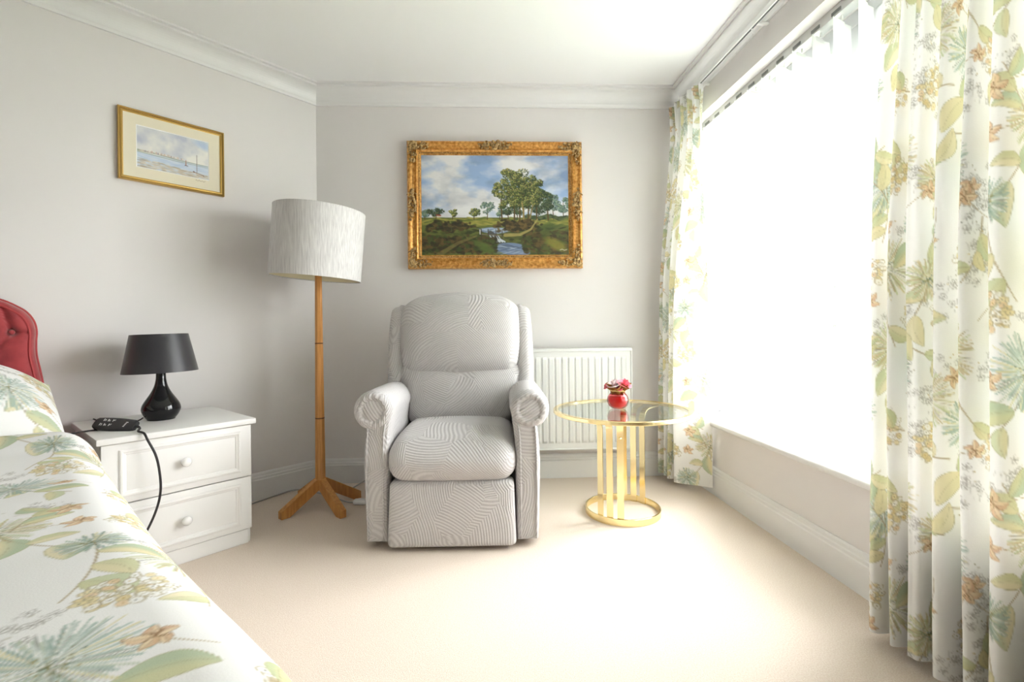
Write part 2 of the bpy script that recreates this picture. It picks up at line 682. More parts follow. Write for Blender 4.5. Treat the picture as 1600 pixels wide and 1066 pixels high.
def floral_tile(T=704):
    """a 0.7 m repeat of drawn seed heads, leaves, blossom and pencil sprigs on off white; one pixel is about a millimetre"""
    g = random.Random(5)
    c = Canvas(T, T, (247, 246, 243), wrap=True)
    PEN = (148, 143, 134)
    OCH = [(204, 184, 126), (214, 196, 142), (188, 170, 116)]
    TEAL = [(150, 178, 166), (168, 190, 176), (128, 156, 142), (184, 198, 170)]
    OLI = [(222, 213, 158), (230, 218, 166), (208, 208, 152), (234, 223, 180)]
    GRN = [(192, 202, 148), (202, 210, 164), (178, 196, 156)]
    ORG = [(230, 186, 138), (236, 198, 152), (222, 174, 130)]
    BRN = (170, 148, 104)

    def sprig(x, y, r, n):
        for _ in range(n):
            a, d = g.uniform(0, 2 * PI), r * math.sqrt(g.random())
            px, py = x + d * math.cos(a), y + d * math.sin(a)
            k = g.random()
            if k < 0.45:
                for j in range(5):
                    t = a + j * 2 * PI / 5
                    c.ell((px + 4 * math.cos(t), py + 4 * math.sin(t)), 3.2, 2.1, t, (250, 249, 246), 0.6, 1, PEN, 0.35)
            elif k < 0.8:
                c.seg((px, py), (px + g.uniform(-5, 5), py + g.uniform(3, 10)), 0.5, 0.9, (184, 181, 174), 0.6)
            else:
                c.ell((px, py), 1.7, 1.3, a, g.choice([(150, 140, 110), (190, 160, 96), (130, 130, 124)]), 0.7)

    def allium(x, y, r, pal, dense=150):
        c.ell((x, y), r * 0.75, r * 0.7, 0, g.choice(pal), 0.14, r * 0.5)
        for _ in range(dense):
            a = g.uniform(0, 2 * PI)
            d0, d1 = r * g.uniform(0.05, 0.5), r * g.uniform(0.6, 1.05)
            p = (x + d0 * math.cos(a), y + d0 * math.sin(a))
            q = (x + d1 * math.cos(a + g.uniform(-.12, .12)), y + d1 * math.sin(a))
            k = g.random()
            col = g.choice(pal) if k < 0.66 else ((248, 246, 240) if k < 0.8 else PEN)
            w = g.uniform(0.4, 1.7) if k < 0.8 else 0.45
            c.seg(p, q, w * 0.35, w, col, g.uniform(0.45, 0.9))
        for _ in range(dense // 5):
            a, d = g.uniform(0, 2 * PI), r * g.uniform(0, 0.4)
            c.ell((x + d * math.cos(a), y + d * math.sin(a)), 2.2, 1.2, a, g.choice([(120, 124, 84), (150, 136, 70), (98, 120, 104)]), 0.6)

    def hydrangea(x, y, r, n=85):
        for _ in range(n):
            a, d = g.uniform(0, 2 * PI), r * math.sqrt(g.random())
            p = (x + d * math.cos(a), y + 0.85 * d * math.sin(a))
            k = g.random()
            fill = (250, 249, 246) if k < 0.5 else g.choice([(232, 216, 158), (240, 226, 180), (226, 204, 140), (236, 206, 160)])
            c.ell(p, g.uniform(5, 8.5), g.uniform(4, 6.5), a, fill, 0.85, 1, (168, 152, 112), 0.5)
            c.ell(p, 1.2, 1.2, 0, g.choice([(150, 140, 90), (200, 160, 80), (120, 116, 104)]), 0.8)

    def orange_flower(x, y, r):
        a0 = g.uniform(0, 2 * PI)
        for j in range(5):
            a = a0 + j * 2 * PI / 5 + g.uniform(-.2, .2)
            rr = r * g.uniform(0.75, 1.1)
            c.leaf((x, y), (x + rr * math.cos(a), y + rr * math.sin(a)), r * 0.26, g.choice(ORG), (240, 214, 170), (150, 112, 70), 0.85)
        for j in range(6):
            a = g.uniform(0, 2 * PI)
            c.seg((x, y), (x + r * .4 * math.cos(a), y + r * .4 * math.sin(a)), 0.5, 0.8, (140, 96, 60), 0.8)

    def stem(x, y, ang, L, bend, leaves=3, big=1.0):
        pts, a = curve_pts((x, y), ang, L, bend, 12)
        c.path(pts, 1.5, 0.9, BRN, 0.8)
        for i in range(leaves):
            k = int((i + 1) * 11 / (leaves + 0.5))
            p = pts[min(k, 11)]
            t = ang + bend * k / 12 + g.choice([-1, 1]) * g.uniform(0.5, 1.1)
            LL = big * g.uniform(44, 82)
            pal = g.choice([OLI, OLI, GRN])
            c.leaf(p, (p[0] + LL * math.cos(t), p[1] + LL * math.sin(t)), LL * 0.26, g.choice(pal), g.choice(OLI), (150, 142, 84), 0.88)
        return pts[-1]

    for _ in range(34):
        sprig(g.uniform(0, T), g.uniform(0, T), g.uniform(24, 46), 24)
    heads = [(90, 120, 62, 0), (420, 70, 56, 1), (250, 300, 66, 1), (590, 250, 70, 0), (110, 470, 58, 1), (400, 500, 68, 0), (640, 560, 56, 1), (230, 640, 54, 2), (520, 130, 44, 1), (330, 210, 40, 0), (20, 610, 50, 0), (500, 330, 44, 1)]
    for x, y, r, k in heads:
        stem(x, y, PI / 2 + g.uniform(-.25, .25), g.uniform(120, 190), g.uniform(-.7, .7), 3)
        if k == 2:
            hydrangea(x, y, r)
        else:
            allium(x, y, r, TEAL + TEAL[:2] + OLI[:1] if k == 0 else OCH + GRN[:2], 270)
    for x, y, r in [(250, 110, 52), (560, 400, 56), (40, 300, 48), (330, 400, 40), (520, 650, 50)]:
        hydrangea(x, y, r, 75)
    for _ in range(9):
        stem(g.uniform(0, T), g.uniform(0, T), g.uniform(0, 2 * PI), g.uniform(70, 130), g.uniform(-1, 1), 3, 0.85)
    for _ in range(15):
        x, y = g.uniform(0, T), g.uniform(0, T)
        pts, a = curve_pts((x, y), g.uniform(0, 2 * PI), 60, g.uniform(-1, 1))
        c.path(pts, 0.8, 0.6, BRN, 0.8)
        orange_flower(x, y, g.uniform(18, 27))
    # washed out dyes
    grey = c.a.mean(-1, keepdims=True)
    a = c.a * 0.86 + grey * 0.14
    a = 1 - (1 - a) * 0.90
    return to_linear(a)


TILE = floral_tile()


def print_colours(U, V):
    """bilinear look-up of the repeat at cloth coordinates in metres"""
    T = TILE.shape[0]
    x = U / 0.95 * T
    y = V / 0.95 * T
    x0 = np.floor(x).astype(int)
    y0 = np.floor(y).astype(int)
    fx = (x - x0)[..., None]
    fy = (y - y0)[..., None]
    g = lambda a, b: TILE[b % T, a % T]
    return (g(x0, y0) * (1 - fx) + g(x0 + 1, y0) * fx) * (1 - fy) + (g(x0, y0 + 1) * (1 - fx) + g(x0 + 1, y0 + 1) * fx) * fy


def cloud_noise(h, w, cells, seed, octaves=4):
    g = np.random.default_rng(seed)
    out = np.zeros((h, w))
    amp = 1.0
    tot = 0
    for o in range(octaves):
        ch, cw = max(2, int(cells * h / w) + 2), cells + 2
        grid = g.random((ch + 1, cw + 1))
        ys = np.linspace(0, ch - 1.001, h)
        xs = np.linspace(0, cw - 1.001, w)
        yi, xi = ys.astype(int), xs.astype(int)
        fy = (ys - yi)[:, None]
        fx = (xs - xi)[None]
        fy = fy * fy * (3 - 2 * fy)
        fx = fx * fx * (3 - 2 * fx)
        a = grid[np.ix_(yi, xi)] * (1 - fx) + grid[np.ix_(yi, xi + 1)] * fx
        b = grid[np.ix_(yi + 1, xi)] * (1 - fx) + grid[np.ix_(yi + 1, xi + 1)] * fx
        out += amp * (a * (1 - fy) + b * fy)
        tot += amp
        amp *= 0.5
        cells *= 2
    return out / tot


def paint_landscape():
    """trees by a stream under a clouded sky"""
    W, Hh = 380, 252
    g = random.Random(3)
    c = Canvas(Hh, W, (190, 200, 215))
    yy = np.linspace(0, 1, Hh)[:, None]
    xx = np.linspace(0, 1, W)[None]
    n1 = cloud_noise(Hh * 2, W, 4, 1, 5)[::2]
    n2 = cloud_noise(Hh * 2, W, 7, 2, 4)[::2]
    blue = np.array([150, 176, 214]) / 255
    white = np.array([226, 226, 228]) / 255
    k = np.clip((n1 * 0.65 + n2 * 0.35 - 0.44) * 5.0 + 0.2 + yy * 0.7 - 0.25 * (xx > 2), 0, 1)[..., None]
    sky = blue * (1 - k) + white * k
    shade = np.clip((cloud_noise(Hh * 2, W, 5, 9, 5)[::2] - 0.5) * 4, 0, 1)[..., None]
    c.a[:] = sky * (1 - 0.16 * shade) + 0.02 * shade * np.array([0, 0.2, 1.0])
    hz = int(0.625 * Hh)
    c.a[hz:] = np.array((96, 104, 52)) / 255

    def dabs(n, xr, yr, rx, ry, cols, al=0.8, ang=0.0):
        for _ in range(n):
            wob = 0.5 * (yr[1] - yr[0])
            px_ = 0.5 * (g.uniform(*xr) + g.uniform(*xr)) + 0.35 * g.uniform(xr[0] - xr[1], xr[1] - xr[0]) if n < 400 else g.uniform(*xr)
            py_ = g.triangular(*yr) + (3 * math.sin(px_ * .11) if n < 400 else 0)
            c.ell((px_, py_), g.uniform(*rx), g.uniform(*ry), ang + g.uniform(-.3, .3), g.choice(cols), al, 1.5)

    def tree(x, y, w, h, cols, n, trunk=None):
        if trunk:
            c.path([(x, y), (x + g.uniform(-3, 3), y - h * 0.5), (x + g.uniform(-4, 4), y - h * 0.8)], trunk, trunk * 0.4, (88, 70, 40), 1)
        # a crown is several clumps, each with a dark underside and a lit upper left
        nc_ = max(7, int(w * .75))
        clumps = []
        for _ in range(nc_):
            t = g.random()
            cy = y - h * (0.34 + 0.56 * t)
            ww = w * (0.25 + 0.75 * math.sin(PI * min(1, 0.12 + 0.80 * (1 - t) + .08)))
            clumps.append((x + g.uniform(-ww, ww), cy, max(2.5, w * g.uniform(.24, .42))))
        clumps.sort(key=lambda q: q[1])
        for bx, by, r in clumps:
            m = int(max(26, n * 3.4 / nc_))
            for i in range(m):
                k_ = i / m
                a_, d_ = g.uniform(0, 2 * PI), math.sqrt(g.random())
                px_, py_ = bx + r * d_ * math.cos(a_) * 1.15, by + r * .8 * d_ * math.sin(a_)
                lit = (-(px_ - bx) * .5 - (py_ - by)) / r + g.uniform(-.5, .5)
                lvl = 0 if k_ < .4 else (2 if lit > .45 else (1 if lit > -.25 else 0))
                q_ = [v_ + g.uniform(-10, 10) for v_ in cols[lvl]]
                c.ell((px_, py_), g.uniform(.8, 2.2), g.uniform(.6, 1.5), g.uniform(-1, 1), q_, 0.85, 1.0)

    DG = [(40, 54, 40), (62, 78, 52), (92, 104, 68)]
    MG = [(48, 60, 36), (96, 104, 52), (168, 162, 92)]
    BG = [(72, 96, 88), (104, 128, 112), (140, 158, 136)]
    # fields
    dabs(420, (0, W), (hz, hz + 22), (5, 16), (1, 2.4), [(150, 144, 66), (120, 124, 58), (170, 158, 78), (92, 104, 48)], .8)
    dabs(500, (0, W), (hz + 18, Hh), (4, 12), (1.5, 4), [(58, 66, 36), (76, 84, 42), (44, 48, 28), (96, 98, 50)], .75)
    # far trees
    for x, w, h, pal in [(8, 16, 28, BG), (36, 18, 26, DG), (78, 12, 26, MG), (134, 14, 28, MG), (168, 17, 44, BG), (200, 15, 34, BG), (222, 16, 40, DG), (246, 18, 42, DG), (300, 26, 52, DG), (340, 20, 64, BG), (366, 20, 62, BG)]:
        tree(x, hz + 4, w, h, pal, int(w * h * 0.13), 1.2)
    dabs(120, (260, W), (hz - 6, hz + 3), (3, 8), (2, 4), DG, .8)
    # big group of trees
    for x, w, h in [(206, 24, 100), (238, 32, 140), (262, 32, 124), (296, 26, 110), (326, 20, 84), (252, 36, 96), (274, 30, 90)]:
        tree(x, hz + 6, w, h, MG if x != 326 else DG, int(w * h * 0.14), 2.0)
    c.path([(262, hz + 16), (262, hz - 12), (258, hz - 40)], 2.6, 1.3, (150, 128, 76), 1)
    c.path([(276, hz + 10), (281, hz - 10), (286, hz - 32)], 2.2, 1.0, (140, 118, 70), 1)
    # house
    c.ell((43, hz - 3), 5, 2.6, 0, (206, 190, 170), 1)
    c.seg((38, hz - 7), (48, hz - 6), 1.8, 1.8, (136, 66, 48), 1)
    # stream: upper pool, falls, lower pool
    c.ell((186, hz + 32), 36, 8, 0.02, (128, 146, 176), 1, 2)
    dabs(60, (160, 216), (hz + 27, hz + 38), (5, 14), (.6, 1.4), [(168, 184, 208), (96, 112, 140), (190, 202, 218)], .7)
    c.seg((176, hz + 40), (206, hz + 64), 7, 8, (78, 80, 78), 1)
    for dx in (0, 8, 15, 21):
        c.path([(174 + dx, hz + 44), (180 + dx, hz + 54), (192 + dx, hz + 61)], 1.0, 1.8, (212, 220, 228), .9)
    c.ell((236, hz + 80), 46, 16, 0.12, (112, 130, 160), 1, 2)
    dabs(110, (200, 276), (hz + 68, Hh), (6, 16), (.7, 1.8), [(150, 166, 192), (92, 108, 138), (180, 192, 208), (70, 82, 104)], .6)
    # banks and scrub
    BR = [(52, 44, 28), (74, 60, 36), (96, 78, 46), (40, 36, 24)]
    dabs(520, (0, 190), (hz + 44, Hh), (3, 9), (2, 5), BR + [(70, 80, 40), (58, 70, 34)], .8)
    dabs(260, (20, 110), (hz + 8, hz + 36), (3, 8), (2, 4), BR + [(66, 76, 40)], .8)
    dabs(300, (206, 288), (hz + 6, hz + 34), (3, 7), (2, 4), BR + [(108, 88, 50)], .8)
    dabs(520, (262, W), (hz + 30, Hh), (3, 9), (2, 5), BR[:3] + [(64, 74, 38), (80, 88, 44)], .8)
    c.path([(40, Hh), (92, hz + 64), (140, hz + 46)], 6, 2, (140, 122, 74), .55)
    c.path([(214, hz + 44), (252, hz + 43), (280, hz + 30), (298, hz + 4)], 4.5, 1.5, (168, 152, 88), .85)
    c.ell((160, hz + 74), 30, 11, 0.5, (88, 108, 52), .75, 7)
    c.ell((346, hz + 68), 32, 12, 0.45, (134, 128, 52), .8, 8)
    c.ell((326, hz + 24), 28, 10, -0.1, (64, 82, 44), .6, 7)
    # footbridge and figure
    c.seg((150, hz + 42), (206, hz + 45), 1.0, 1.0, (120, 110, 92), 1)
    for x in (152, 170, 190, 206):
        c.seg((x, hz + 28 + (x - 150) * .05), (x, hz + 54), .9, .9, (64, 52, 40), 1)
    c.seg((149, hz + 31), (149, hz + 41), 1.4, 1.2, (206, 206, 210), 1)
    # signature stroke
    c.path([(356, Hh - 13), (362, Hh - 15), (367, Hh - 12), (374, Hh - 14)], .8, .8, (214, 206, 190), .9)
    return to_linear(c.a)


def paint_harbour():
    W, Hh = 220, 140
    g = random.Random(8)
    c = Canvas(Hh, W, (220, 222, 226))
    n1 = cloud_noise(Hh, W, 4, 21)
    yy = np.linspace(0, 1, Hh)[:, None]
    k = np.clip((n1 - 0.42) * 2.0 + 0.25 + yy * 0.5, 0, 1)[..., None]
    c.a[:] = np.array((186, 190, 204)) / 255 * (1 - k) + np.array((236, 234, 228)) / 255 * k
    c.ell((205, 14), 32, 15, .3, (152, 178, 216), .6, 16)
    hz = 88
    c.a[hz:] = np.array((206, 216, 228)) / 255
    for _ in range(220):
        c.ell((g.uniform(0, W), g.uniform(hz, hz + 28)), g.uniform(6, 18), g.uniform(.6, 1.6), 0, g.choice([(190, 206, 226), (222, 228, 234), (176, 194, 216)]), .6, 1.5)
    for _ in range(260):
        x = g.uniform(0, W)
        c.ell((x, g.uniform(hz + 18 + x * .08, Hh)), g.uniform(4, 12), g.uniform(.8, 2.2), 0.05, g.choice([(206, 192, 172), (186, 172, 150), (222, 212, 196), (166, 152, 132)]), .55, 1.5)
    c.path([(0, hz - 6), (60, hz - 5), (120, hz), (219, hz + 1)], 3, 1, (150, 158, 140), .8)
    for _ in range(70):
        x = g.uniform(8, 138)
        c.seg((x, hz - 6), (x, hz - 6 - g.uniform(0, 6) * (1 - abs(x - 70) / 90)), 2.2, 1.6, g.choice([(206, 190, 180), (232, 228, 222), (160, 152, 160), (196, 172, 160), (226, 214, 198)]), .7)
    c.path([(0, hz - 1), (110, hz + 5), (219, hz + 6)], 1.3, .8, (150, 160, 138), .7)
    c.seg((181, hz - 32), (181, hz + 32), .7, .8, (110, 96, 88), .95)
    c.path([(170, hz + 30), (184, hz + 36), (204, hz + 38)], 2.4, 1.4, (120, 92, 80), .9)
    c.path([(174, hz + 34), (190, hz + 38), (200, hz + 40)], 1.6, 1, (228, 222, 214), .9)
    c.seg((146, hz + 12), (146, hz - 6), 1.5, .6, (160, 96, 76), .9)
    c.seg((143, hz + 13), (152, hz + 14), 1.3, 1, (100, 84, 80), .9)
    return to_linear(c.a)


# ================================================================== THE ROOM
HC = 2.40
ZC = 2.30                                   # lower edge of the cornice
A = LW(0, 0)
B = Vector((1.0905, 3.048, 0))
WEND = LW(3.3, 0)
C1 = Vector((WEND.x, -2.6, 0))
D1 = RW(-2.6, 0)
LOOP = [A, B, D1, C1, WEND]                 # plan of the room, clockwise from the far left corner


def plan_poly(name, z, up, m):
    mb = MB()
    n = len(LOOP)
    v = [(p.x, p.y, z) for p in LOOP] + [(p.x, p.y, z + up) for p in LOOP]
    f = [list(range(n)), list(range(n, 2 * n))] + [[i, (i + 1) % n, (i + 1) % n + n, i + n] for i in range(n)]
    return mb.add(v, f).build(name, m)


struct(plan_poly('floor', 0.0, -0.08, 'carpet'), 'beige cut pile carpet covering the whole floor', 'carpet')
struct(plan_poly('ceiling', HC, 0.1, 'ceiling'), 'plain off white ceiling', 'ceiling')


def solid_wall(name, p, q, th, label, out):
    d = (q - p).normalized()
    o = Vector((d.y, -d.x, 0)) * out
    mb = MB()
    v = []
    for a in (p - d * 0.0, q + d * 0.0):
        for k in (0, th):
            for z in (-0.08, HC + 0.1):
                v.append(a + o * k + Vector((0, 0, z)))
    mb.add(v, [[0, 1, 3, 2], [4, 6, 7, 5], [0, 4, 5, 1], [2, 3, 7, 6], [0, 2, 6, 4], [1, 5, 7, 3]])
    return struct(mb.build(name, 'wall'), label, 'wall')


solid_wall('wall_back', A, B, 0.15, 'cream painted wall behind the armchair', -1)
solid_wall('wall_left', WEND, A, 0.15, 'cream painted wall behind the bed and bedside cabinet', -1)
solid_wall('wall_rear', D1, C1, 0.15, 'cream painted wall at the other end of the room', -1)
solid_wall('wall_side', C1, WEND, 0.15, 'cream painted short wall past the bed', -1)

# window wall: one mesh around the opening
WZ0, WZ1 = 0.385, 2.161
WT0, WT1 = 0.42, 2.965
wb = MB()
TH = 0.30
for t0, t1, z0, z1 in [(-2.6, 3.061, -0.08, WZ0), (-2.6, 3.061, WZ1, HC + 0.1), (WT1, 3.061, WZ0, WZ1), (-2.6, WT0, WZ0, WZ1)]:
    wb.box((t0, 0, z0), (t1, TH, z1), RW)
struct(wb.build('wall_right', 'wall'), 'cream painted wall around the window', 'wall')


def offset_loop(off):
    """room plan moved inwards by off, mitred"""
    n = len(LOOP)
    out = []
    for i in range(n):
        a, b, c = LOOP[i - 1], LOOP[i], LOOP[(i + 1) % n]
        d1, d2 = (b - a).normalized(), (c - b).normalized()
        n1, n2 = Vector((d1.y, -d1.x, 0)), Vector((d2.y, -d2.x, 0))
        m = n1 + n2
        out.append(b + m * (off / (1 + n1.dot(n2))))
    return out


def moulding(names, prof, m, labels, cat):
    rings = [offset_loop(o) for o, z in prof]
    n = len(LOOP)
    for i, nm in enumerate(names):
        if nm is None:
            continue
        j = (i + 1) % n
        k = len(prof)
        v = [Vector((rings[a][i].x, rings[a][i].y, prof[a][1])) for a in range(k)] + [Vector((rings[a][j].x, rings[a][j].y, prof[a][1])) for a in range(k)]
        f = [[a, (a + 1) % k, (a + 1) % k + k, a + k] for a in range(k)] + [list(range(k)), list(range(k, 2 * k))]
        mb = MB().add(v, f)
        struct(mb.build(nm, m), labels[i], cat)


cor = [(-0.002, ZC), (0.012, ZC), (0.014, ZC + 0.012)]
for i in range(9):
    a = i / 8 * PI / 2
    cor.append((0.018 + 0.062 * (1 - math.cos(a)), ZC + 0.018 + 0.060 * math.sin(a)))
cor += [(0.088, ZC + 0.080), (0.088, ZC + 0.090), (0.108, ZC + 0.090), (0.108, HC + 0.002), (-0.002, HC + 0.002)]
moulding(['trim_1', 'trim_2', 'trim_3', 'trim_4', 'trim_5'], cor, 'trim',
         ['white coved cornice above the framed oil painting', 'white coved cornice above the window', 'white coved cornice at the other end of the room', 'white coved cornice past the bed', 'white coved cornice above the watercolour'], 'cornice')
skt = [(-0.002, -0.002), (0.019, -0.002), (0.019, 0.108), (0.015, 0.113), (0.015, 0.124), (0.011, 0.129), (0.010, 0.140), (0.006, 0.148), (-0.002, 0.148)]
moulding(['baseboard_back', 'baseboard_right', 'baseboard_rear', 'baseboard_side', 'baseboard_left'], skt, 'trim',
         ['white moulded skirting board behind the armchair', 'white moulded skirting board under the window', 'white moulded skirting board at the other end of the room', 'white moulded skirting board past the bed', 'white moulded skirting board behind the bedside cabinet'], 'skirting board')


# ------------------------------------------------------------------ windows
def window(name, t0, t1, mullions, transom_between, label):
    w = thing(name, label, 'window')
    w['kind'] = 'structure'
    o0, o1 = 0.165, 0.225
    fw = 0.06
    mb = MB()
    mb.bbox((t0, o0, WZ0), (t1, o1, WZ0 + fw), 0.005, RW)
    mb.bbox((t0, o0, WZ1 - fw), (t1, o1, WZ1), 0.005, RW)
    mb.bbox((t0, o0, WZ0), (t0 + fw, o1, WZ1), 0.005, RW)
    mb.bbox((t1 - fw, o0, WZ0), (t1, o1, WZ1), 0.005, RW)
    mb.build('window_frame', 'upvc', w)
    xs = [t0 + fw] + mullions + [t1 - fw]
    for m in mullions:
        MB().bbox((m - 0.035, o0, WZ0 + fw - .002), (m + 0.035, o1, WZ1 - fw + .002), 0.005, RW).build('mullion', 'upvc', w)
    for i in range(len(xs) - 1):
        a = xs[i] + (0.035 if i else 0)
        b = xs[i + 1] - (0.035 if i < len(xs) - 2 else 0)
        zt = 0.985
        if transom_between[i]:
            MB().bbox((a - .002, o0 - 0.004, zt - 0.05), (b + .002, o1, zt + 0.05), 0.005, RW).build('transom', 'upvc', w)
            # opening sash above the transom
            sb = MB()
            for q in [((a, o0 - .012, zt + .05), (a + .05, o1, WZ1 - fw)), ((b - .05, o0 - .012, zt + .05), (b, o1, WZ1 - fw)), ((a, o0 - .012, zt + .05), (b, o1, zt + .10)), ((a, o0 - .012, WZ1 - fw - .05), (b, o1, WZ1 - fw))]:
                sb.bbox(*q, 0.004, RW)
            s = sb.build('sash', 'upvc', w)
            hb = MB()
            hb.bbox((b - .036, o0 - .024, 1.50), (b - .014, o0 - .010, 1.60), .004, RW)
            hb.tube([RW(b - .025, o0 - .02, 1.565), RW(b - .025, o0 - .05, 1.565), RW(b - .025, o0 - .056, 1.55), RW(b - .025, o0 - .056, 1.45)], .010, 8)
            hb.build('handle', 'upvc', s, True)
            MB().box((a + .05, .19, zt + .10), (b - .05, .206, WZ1 - fw - .05), RW).build('pane', 'pane', w)
            MB().box((a, .19, WZ0 + fw), (b, .206, zt - .05), RW).build('pane', 'pane', w)
        else:
            MB().box((a, .19, WZ0 + fw), (b, .206, WZ1 - fw), RW).build('pane', 'pane', w)
    sl = MB()
    sl.bbox((t0 - 0.03, -0.04, WZ0 - 0.004), (t1 + 0.03 if t1 < 2 else t1 + 0.05, 0.166, WZ0 + 0.024), 0.010, RW, 3)
    sl.build('window_sill', 'trim', w, 'auto')
    return w


window('window_1', WT0, WT1, [1.20, 1.89, 2.42], [False, True, True, False], 'white framed window behind the vertical blind')

# daylight sampling portal in the opening
for nm, t0, t1 in [('window_portal', WT0, WT1)]:
    ld = bpy.data.lights.new(nm, 'AREA')
    ld.shape = 'RECTANGLE'
    ld.size = t1 - t0
    ld.size_y = WZ1 - WZ0
    ld.cycles.is_portal = True
    lo = bpy.data.objects.new(nm, ld)
    COL.objects.link(lo)
    lo.location = RW((t0 + t1) / 2, 0.28, (WZ0 + WZ1) / 2)
    lo.rotation_euler = Vector((RO[0], RO[1], 0)).to_track_quat('Z', 'Y').to_euler()

# ================================================================== ARMCHAIR
ch = thing('recliner_armchair', 'pale grey patterned recliner armchair with scroll arms and tall back', 'armchair', (-0.262, 2.06, 0), 0.018)
CHN = 'chenille'


def arm_profile():
    """outline of an arm seen from the front, x outwards"""
    pts = [(-0.050, 0.025), (0.046, 0.025)]
    pts += [(0.050, 0.12), (0.054, 0.25), (0.056, 0.36), (0.052, 0.44), (0.046, 0.50), (0.046, 0.515)]
    cx, cz, r = 0.012, 0.586, 0.086
    a0 = math.atan2(0.520 - cz, 0.052 - cx)
    for i in range(19):
        a = a0 + (PI * 0.98 - a0) * i / 18
        pts.append((cx + r * math.cos(a), cz + r * math.sin(a)))
    pts += [(-0.066, 0.56), (-0.058, 0.50), (-0.050, 0.42), (-0.050, 0.2)]
    return pts


def arm(side):
    prof = arm_profile()
    k = len(prof)
    cx = sum(p[0] for p in prof) / k
    cz = sum(p[1] for p in prof) / k
    xs = 0.322 * side
    rows = []
    ys = [(0.0, 0.86), (0.004, 0.93), (0.014, 0.975), (0.03, 1.0), (0.2, 1.0), (0.45, 1.0), (0.62, 1.0), (0.68, 0.96), (0.69, 0.9)]
    for y, s in ys:
        # shrink the outline evenly by a few millimetres instead of scaling it
        d = (1 - s) * 0.12
        row = []
        for i, (x, z) in enumerate(prof):
            ax, az = prof[i - 1]
            bx, bz = prof[(i + 1) % k]
            tx, tz = bx - ax, bz - az
            L = math.hypot(tx, tz)
            nx, nz = -tz / L, tx / L
            px, pz = x + nx * d, z + nz * d
            sag = 0.012 * max(0, (y - 0.15) / 0.5) if z > 0.52 else 0
            row.append((xs + side * px, y, pz - sag))
        rows.append(row)
    v = [p for r in rows for p in r]
    f = []
    for j in range(len(rows) - 1):
        for i in range(k):
            f.append([j * k + i, j * k + (i + 1) % k, (j + 1) * k + (i + 1) % k, (j + 1) * k + i])
    f += [list(range(k)), [(len(rows) - 1) * k + i for i in range(k)]]
    o = MB().add(v, f).build('arm', CHN, ch, 'auto')
    # gathered scroll face: pleated ring round a flat disc
    c = (xs + side * 0.012, 0.588)
    n = 64
    mb = MB()
    rings = [(0.082, 0.010), (0.074, -0.004), (0.060, -0.012), (0.050, -0.010), (0.044, -0.004), (0.040, -0.006), (0.0005, -0.007)]
    vv = []
    for r, y in rings:
        for i in range(n):
            a = 2 * PI * i / n
            pl = 0.0022 * math.cos(a * 16) if 0.045 < r < 0.073 else 0
            vv.append((c[0] + r * math.cos(a), y + pl, c[1] + r * math.sin(a)))
    ff = []
    for j in range(len(rings) - 1):
        for i in range(n):
            ff.append([j * n + i, j * n + (i + 1) % n, (j + 1) * n + (i + 1) % n, (j + 1) * n + i])
    mb.add(vv, ff).build('scroll_face', CHN, o, True)
    pp = [(xs + side * -0.030, -0.001, 0.035), (xs + side * -0.030, -0.003, 0.3), (xs + side * -0.032, -0.003, 0.46), (xs + side * -0.040, -0.002, 0.53)]
    MB().tube(smooth_path(pp, 6), 0.004, 6).build('piping', CHN, o, True)
    pp = [(xs + side * 0.036, -0.001, 0.035), (xs + side * 0.040, -0.003, 0.28), (xs + side * 0.038, -0.003, 0.44), (xs + side * 0.034, -0.002, 0.515)]
    MB().tube(smooth_path(pp, 6), 0.004, 6).build('piping', CHN, o, True)


for sd in (-1, 1):
    arm(sd)


def seat_def(p):
    # nose of the seat rolls over and bulges
    x, y, z = p
    k = min(1, max(0, (z + 0.0925) / 0.185))
    k = k * k * (3 - 2 * k)
    if y < -0.05:
        z -= 0.030 * min(1.3, (-0.05 - y) / 0.235) ** 2 * k
        y -= 0.012 * math.sin(k * PI) * min(1, (-0.05 - y) / 0.2)
    return (x, y, z)


cushion('seat', (0.535, 0.57, 0.190), 0.070, (0.012, 0.012, 0.026), CHN, ch, (0, 0.250, 0.378), (0, 0, 0), 26, seat_def)


def foot_def(p):
    x, y, z = p
    k = (0.137 - z) / 0.274
    return (x * (0.985 + 0.03 * k), y - 0.016 * k, z)


cushion('footrest', (0.535, 0.09, 0.274), 0.022, (0.0, 0.014, 0.0), CHN, ch, (0, 0.022, 0.152), (0, 0, 0), 22, foot_def)


def lumbar_def(p):
    x, y, z = p
    k = (z + 0.155) / 0.31
    w = 0.86 + 0.24 * k
    cr = 0.030 * math.exp(-(x / 0.03) ** 2) * max(0, (k - 0.35)) * (1 if y < 0 else 0)
    return (x * w, y + cr, z - 0.014 * math.exp(-(x / 0.16) ** 2) * max(0, k - .5) * 2)


cushion('lower_back_cushion', (0.600, 0.20, 0.33), 0.055, (0.01, 0.050, 0.010), CHN, ch, (0, 0.515, 0.585), (-0.15, 0, 0), 26, lumbar_def)


def head_def(p):
    x, y, z = p
    k = (z + 0.205) / 0.41
    w = 0.965 + 0.05 * math.sin(k * PI)
    if k > 0.80:
        w *= 1 - 0.22 * ((k - 0.80) / 0.24) ** 2
    z2 = z + 0.020 * math.cos(x / 0.32 * PI / 2) * (1 if k > .5 else -0.9 * (1 - k))
    return (x * w, y - 0.012 * math.sin(k * PI), z2)


cushion('headrest_cushion', (0.615, 0.22, 0.40), 0.070, (0.010, 0.058, 0.012), CHN, ch, (0, 0.545, 0.893), (-0.13, 0, 0), 28, head_def)


def wing_def(p):
    x, y, z = p
    k = (z + 0.22) / 0.44
    return (x, y + 0.05 * max(0, k - 0.45), z)


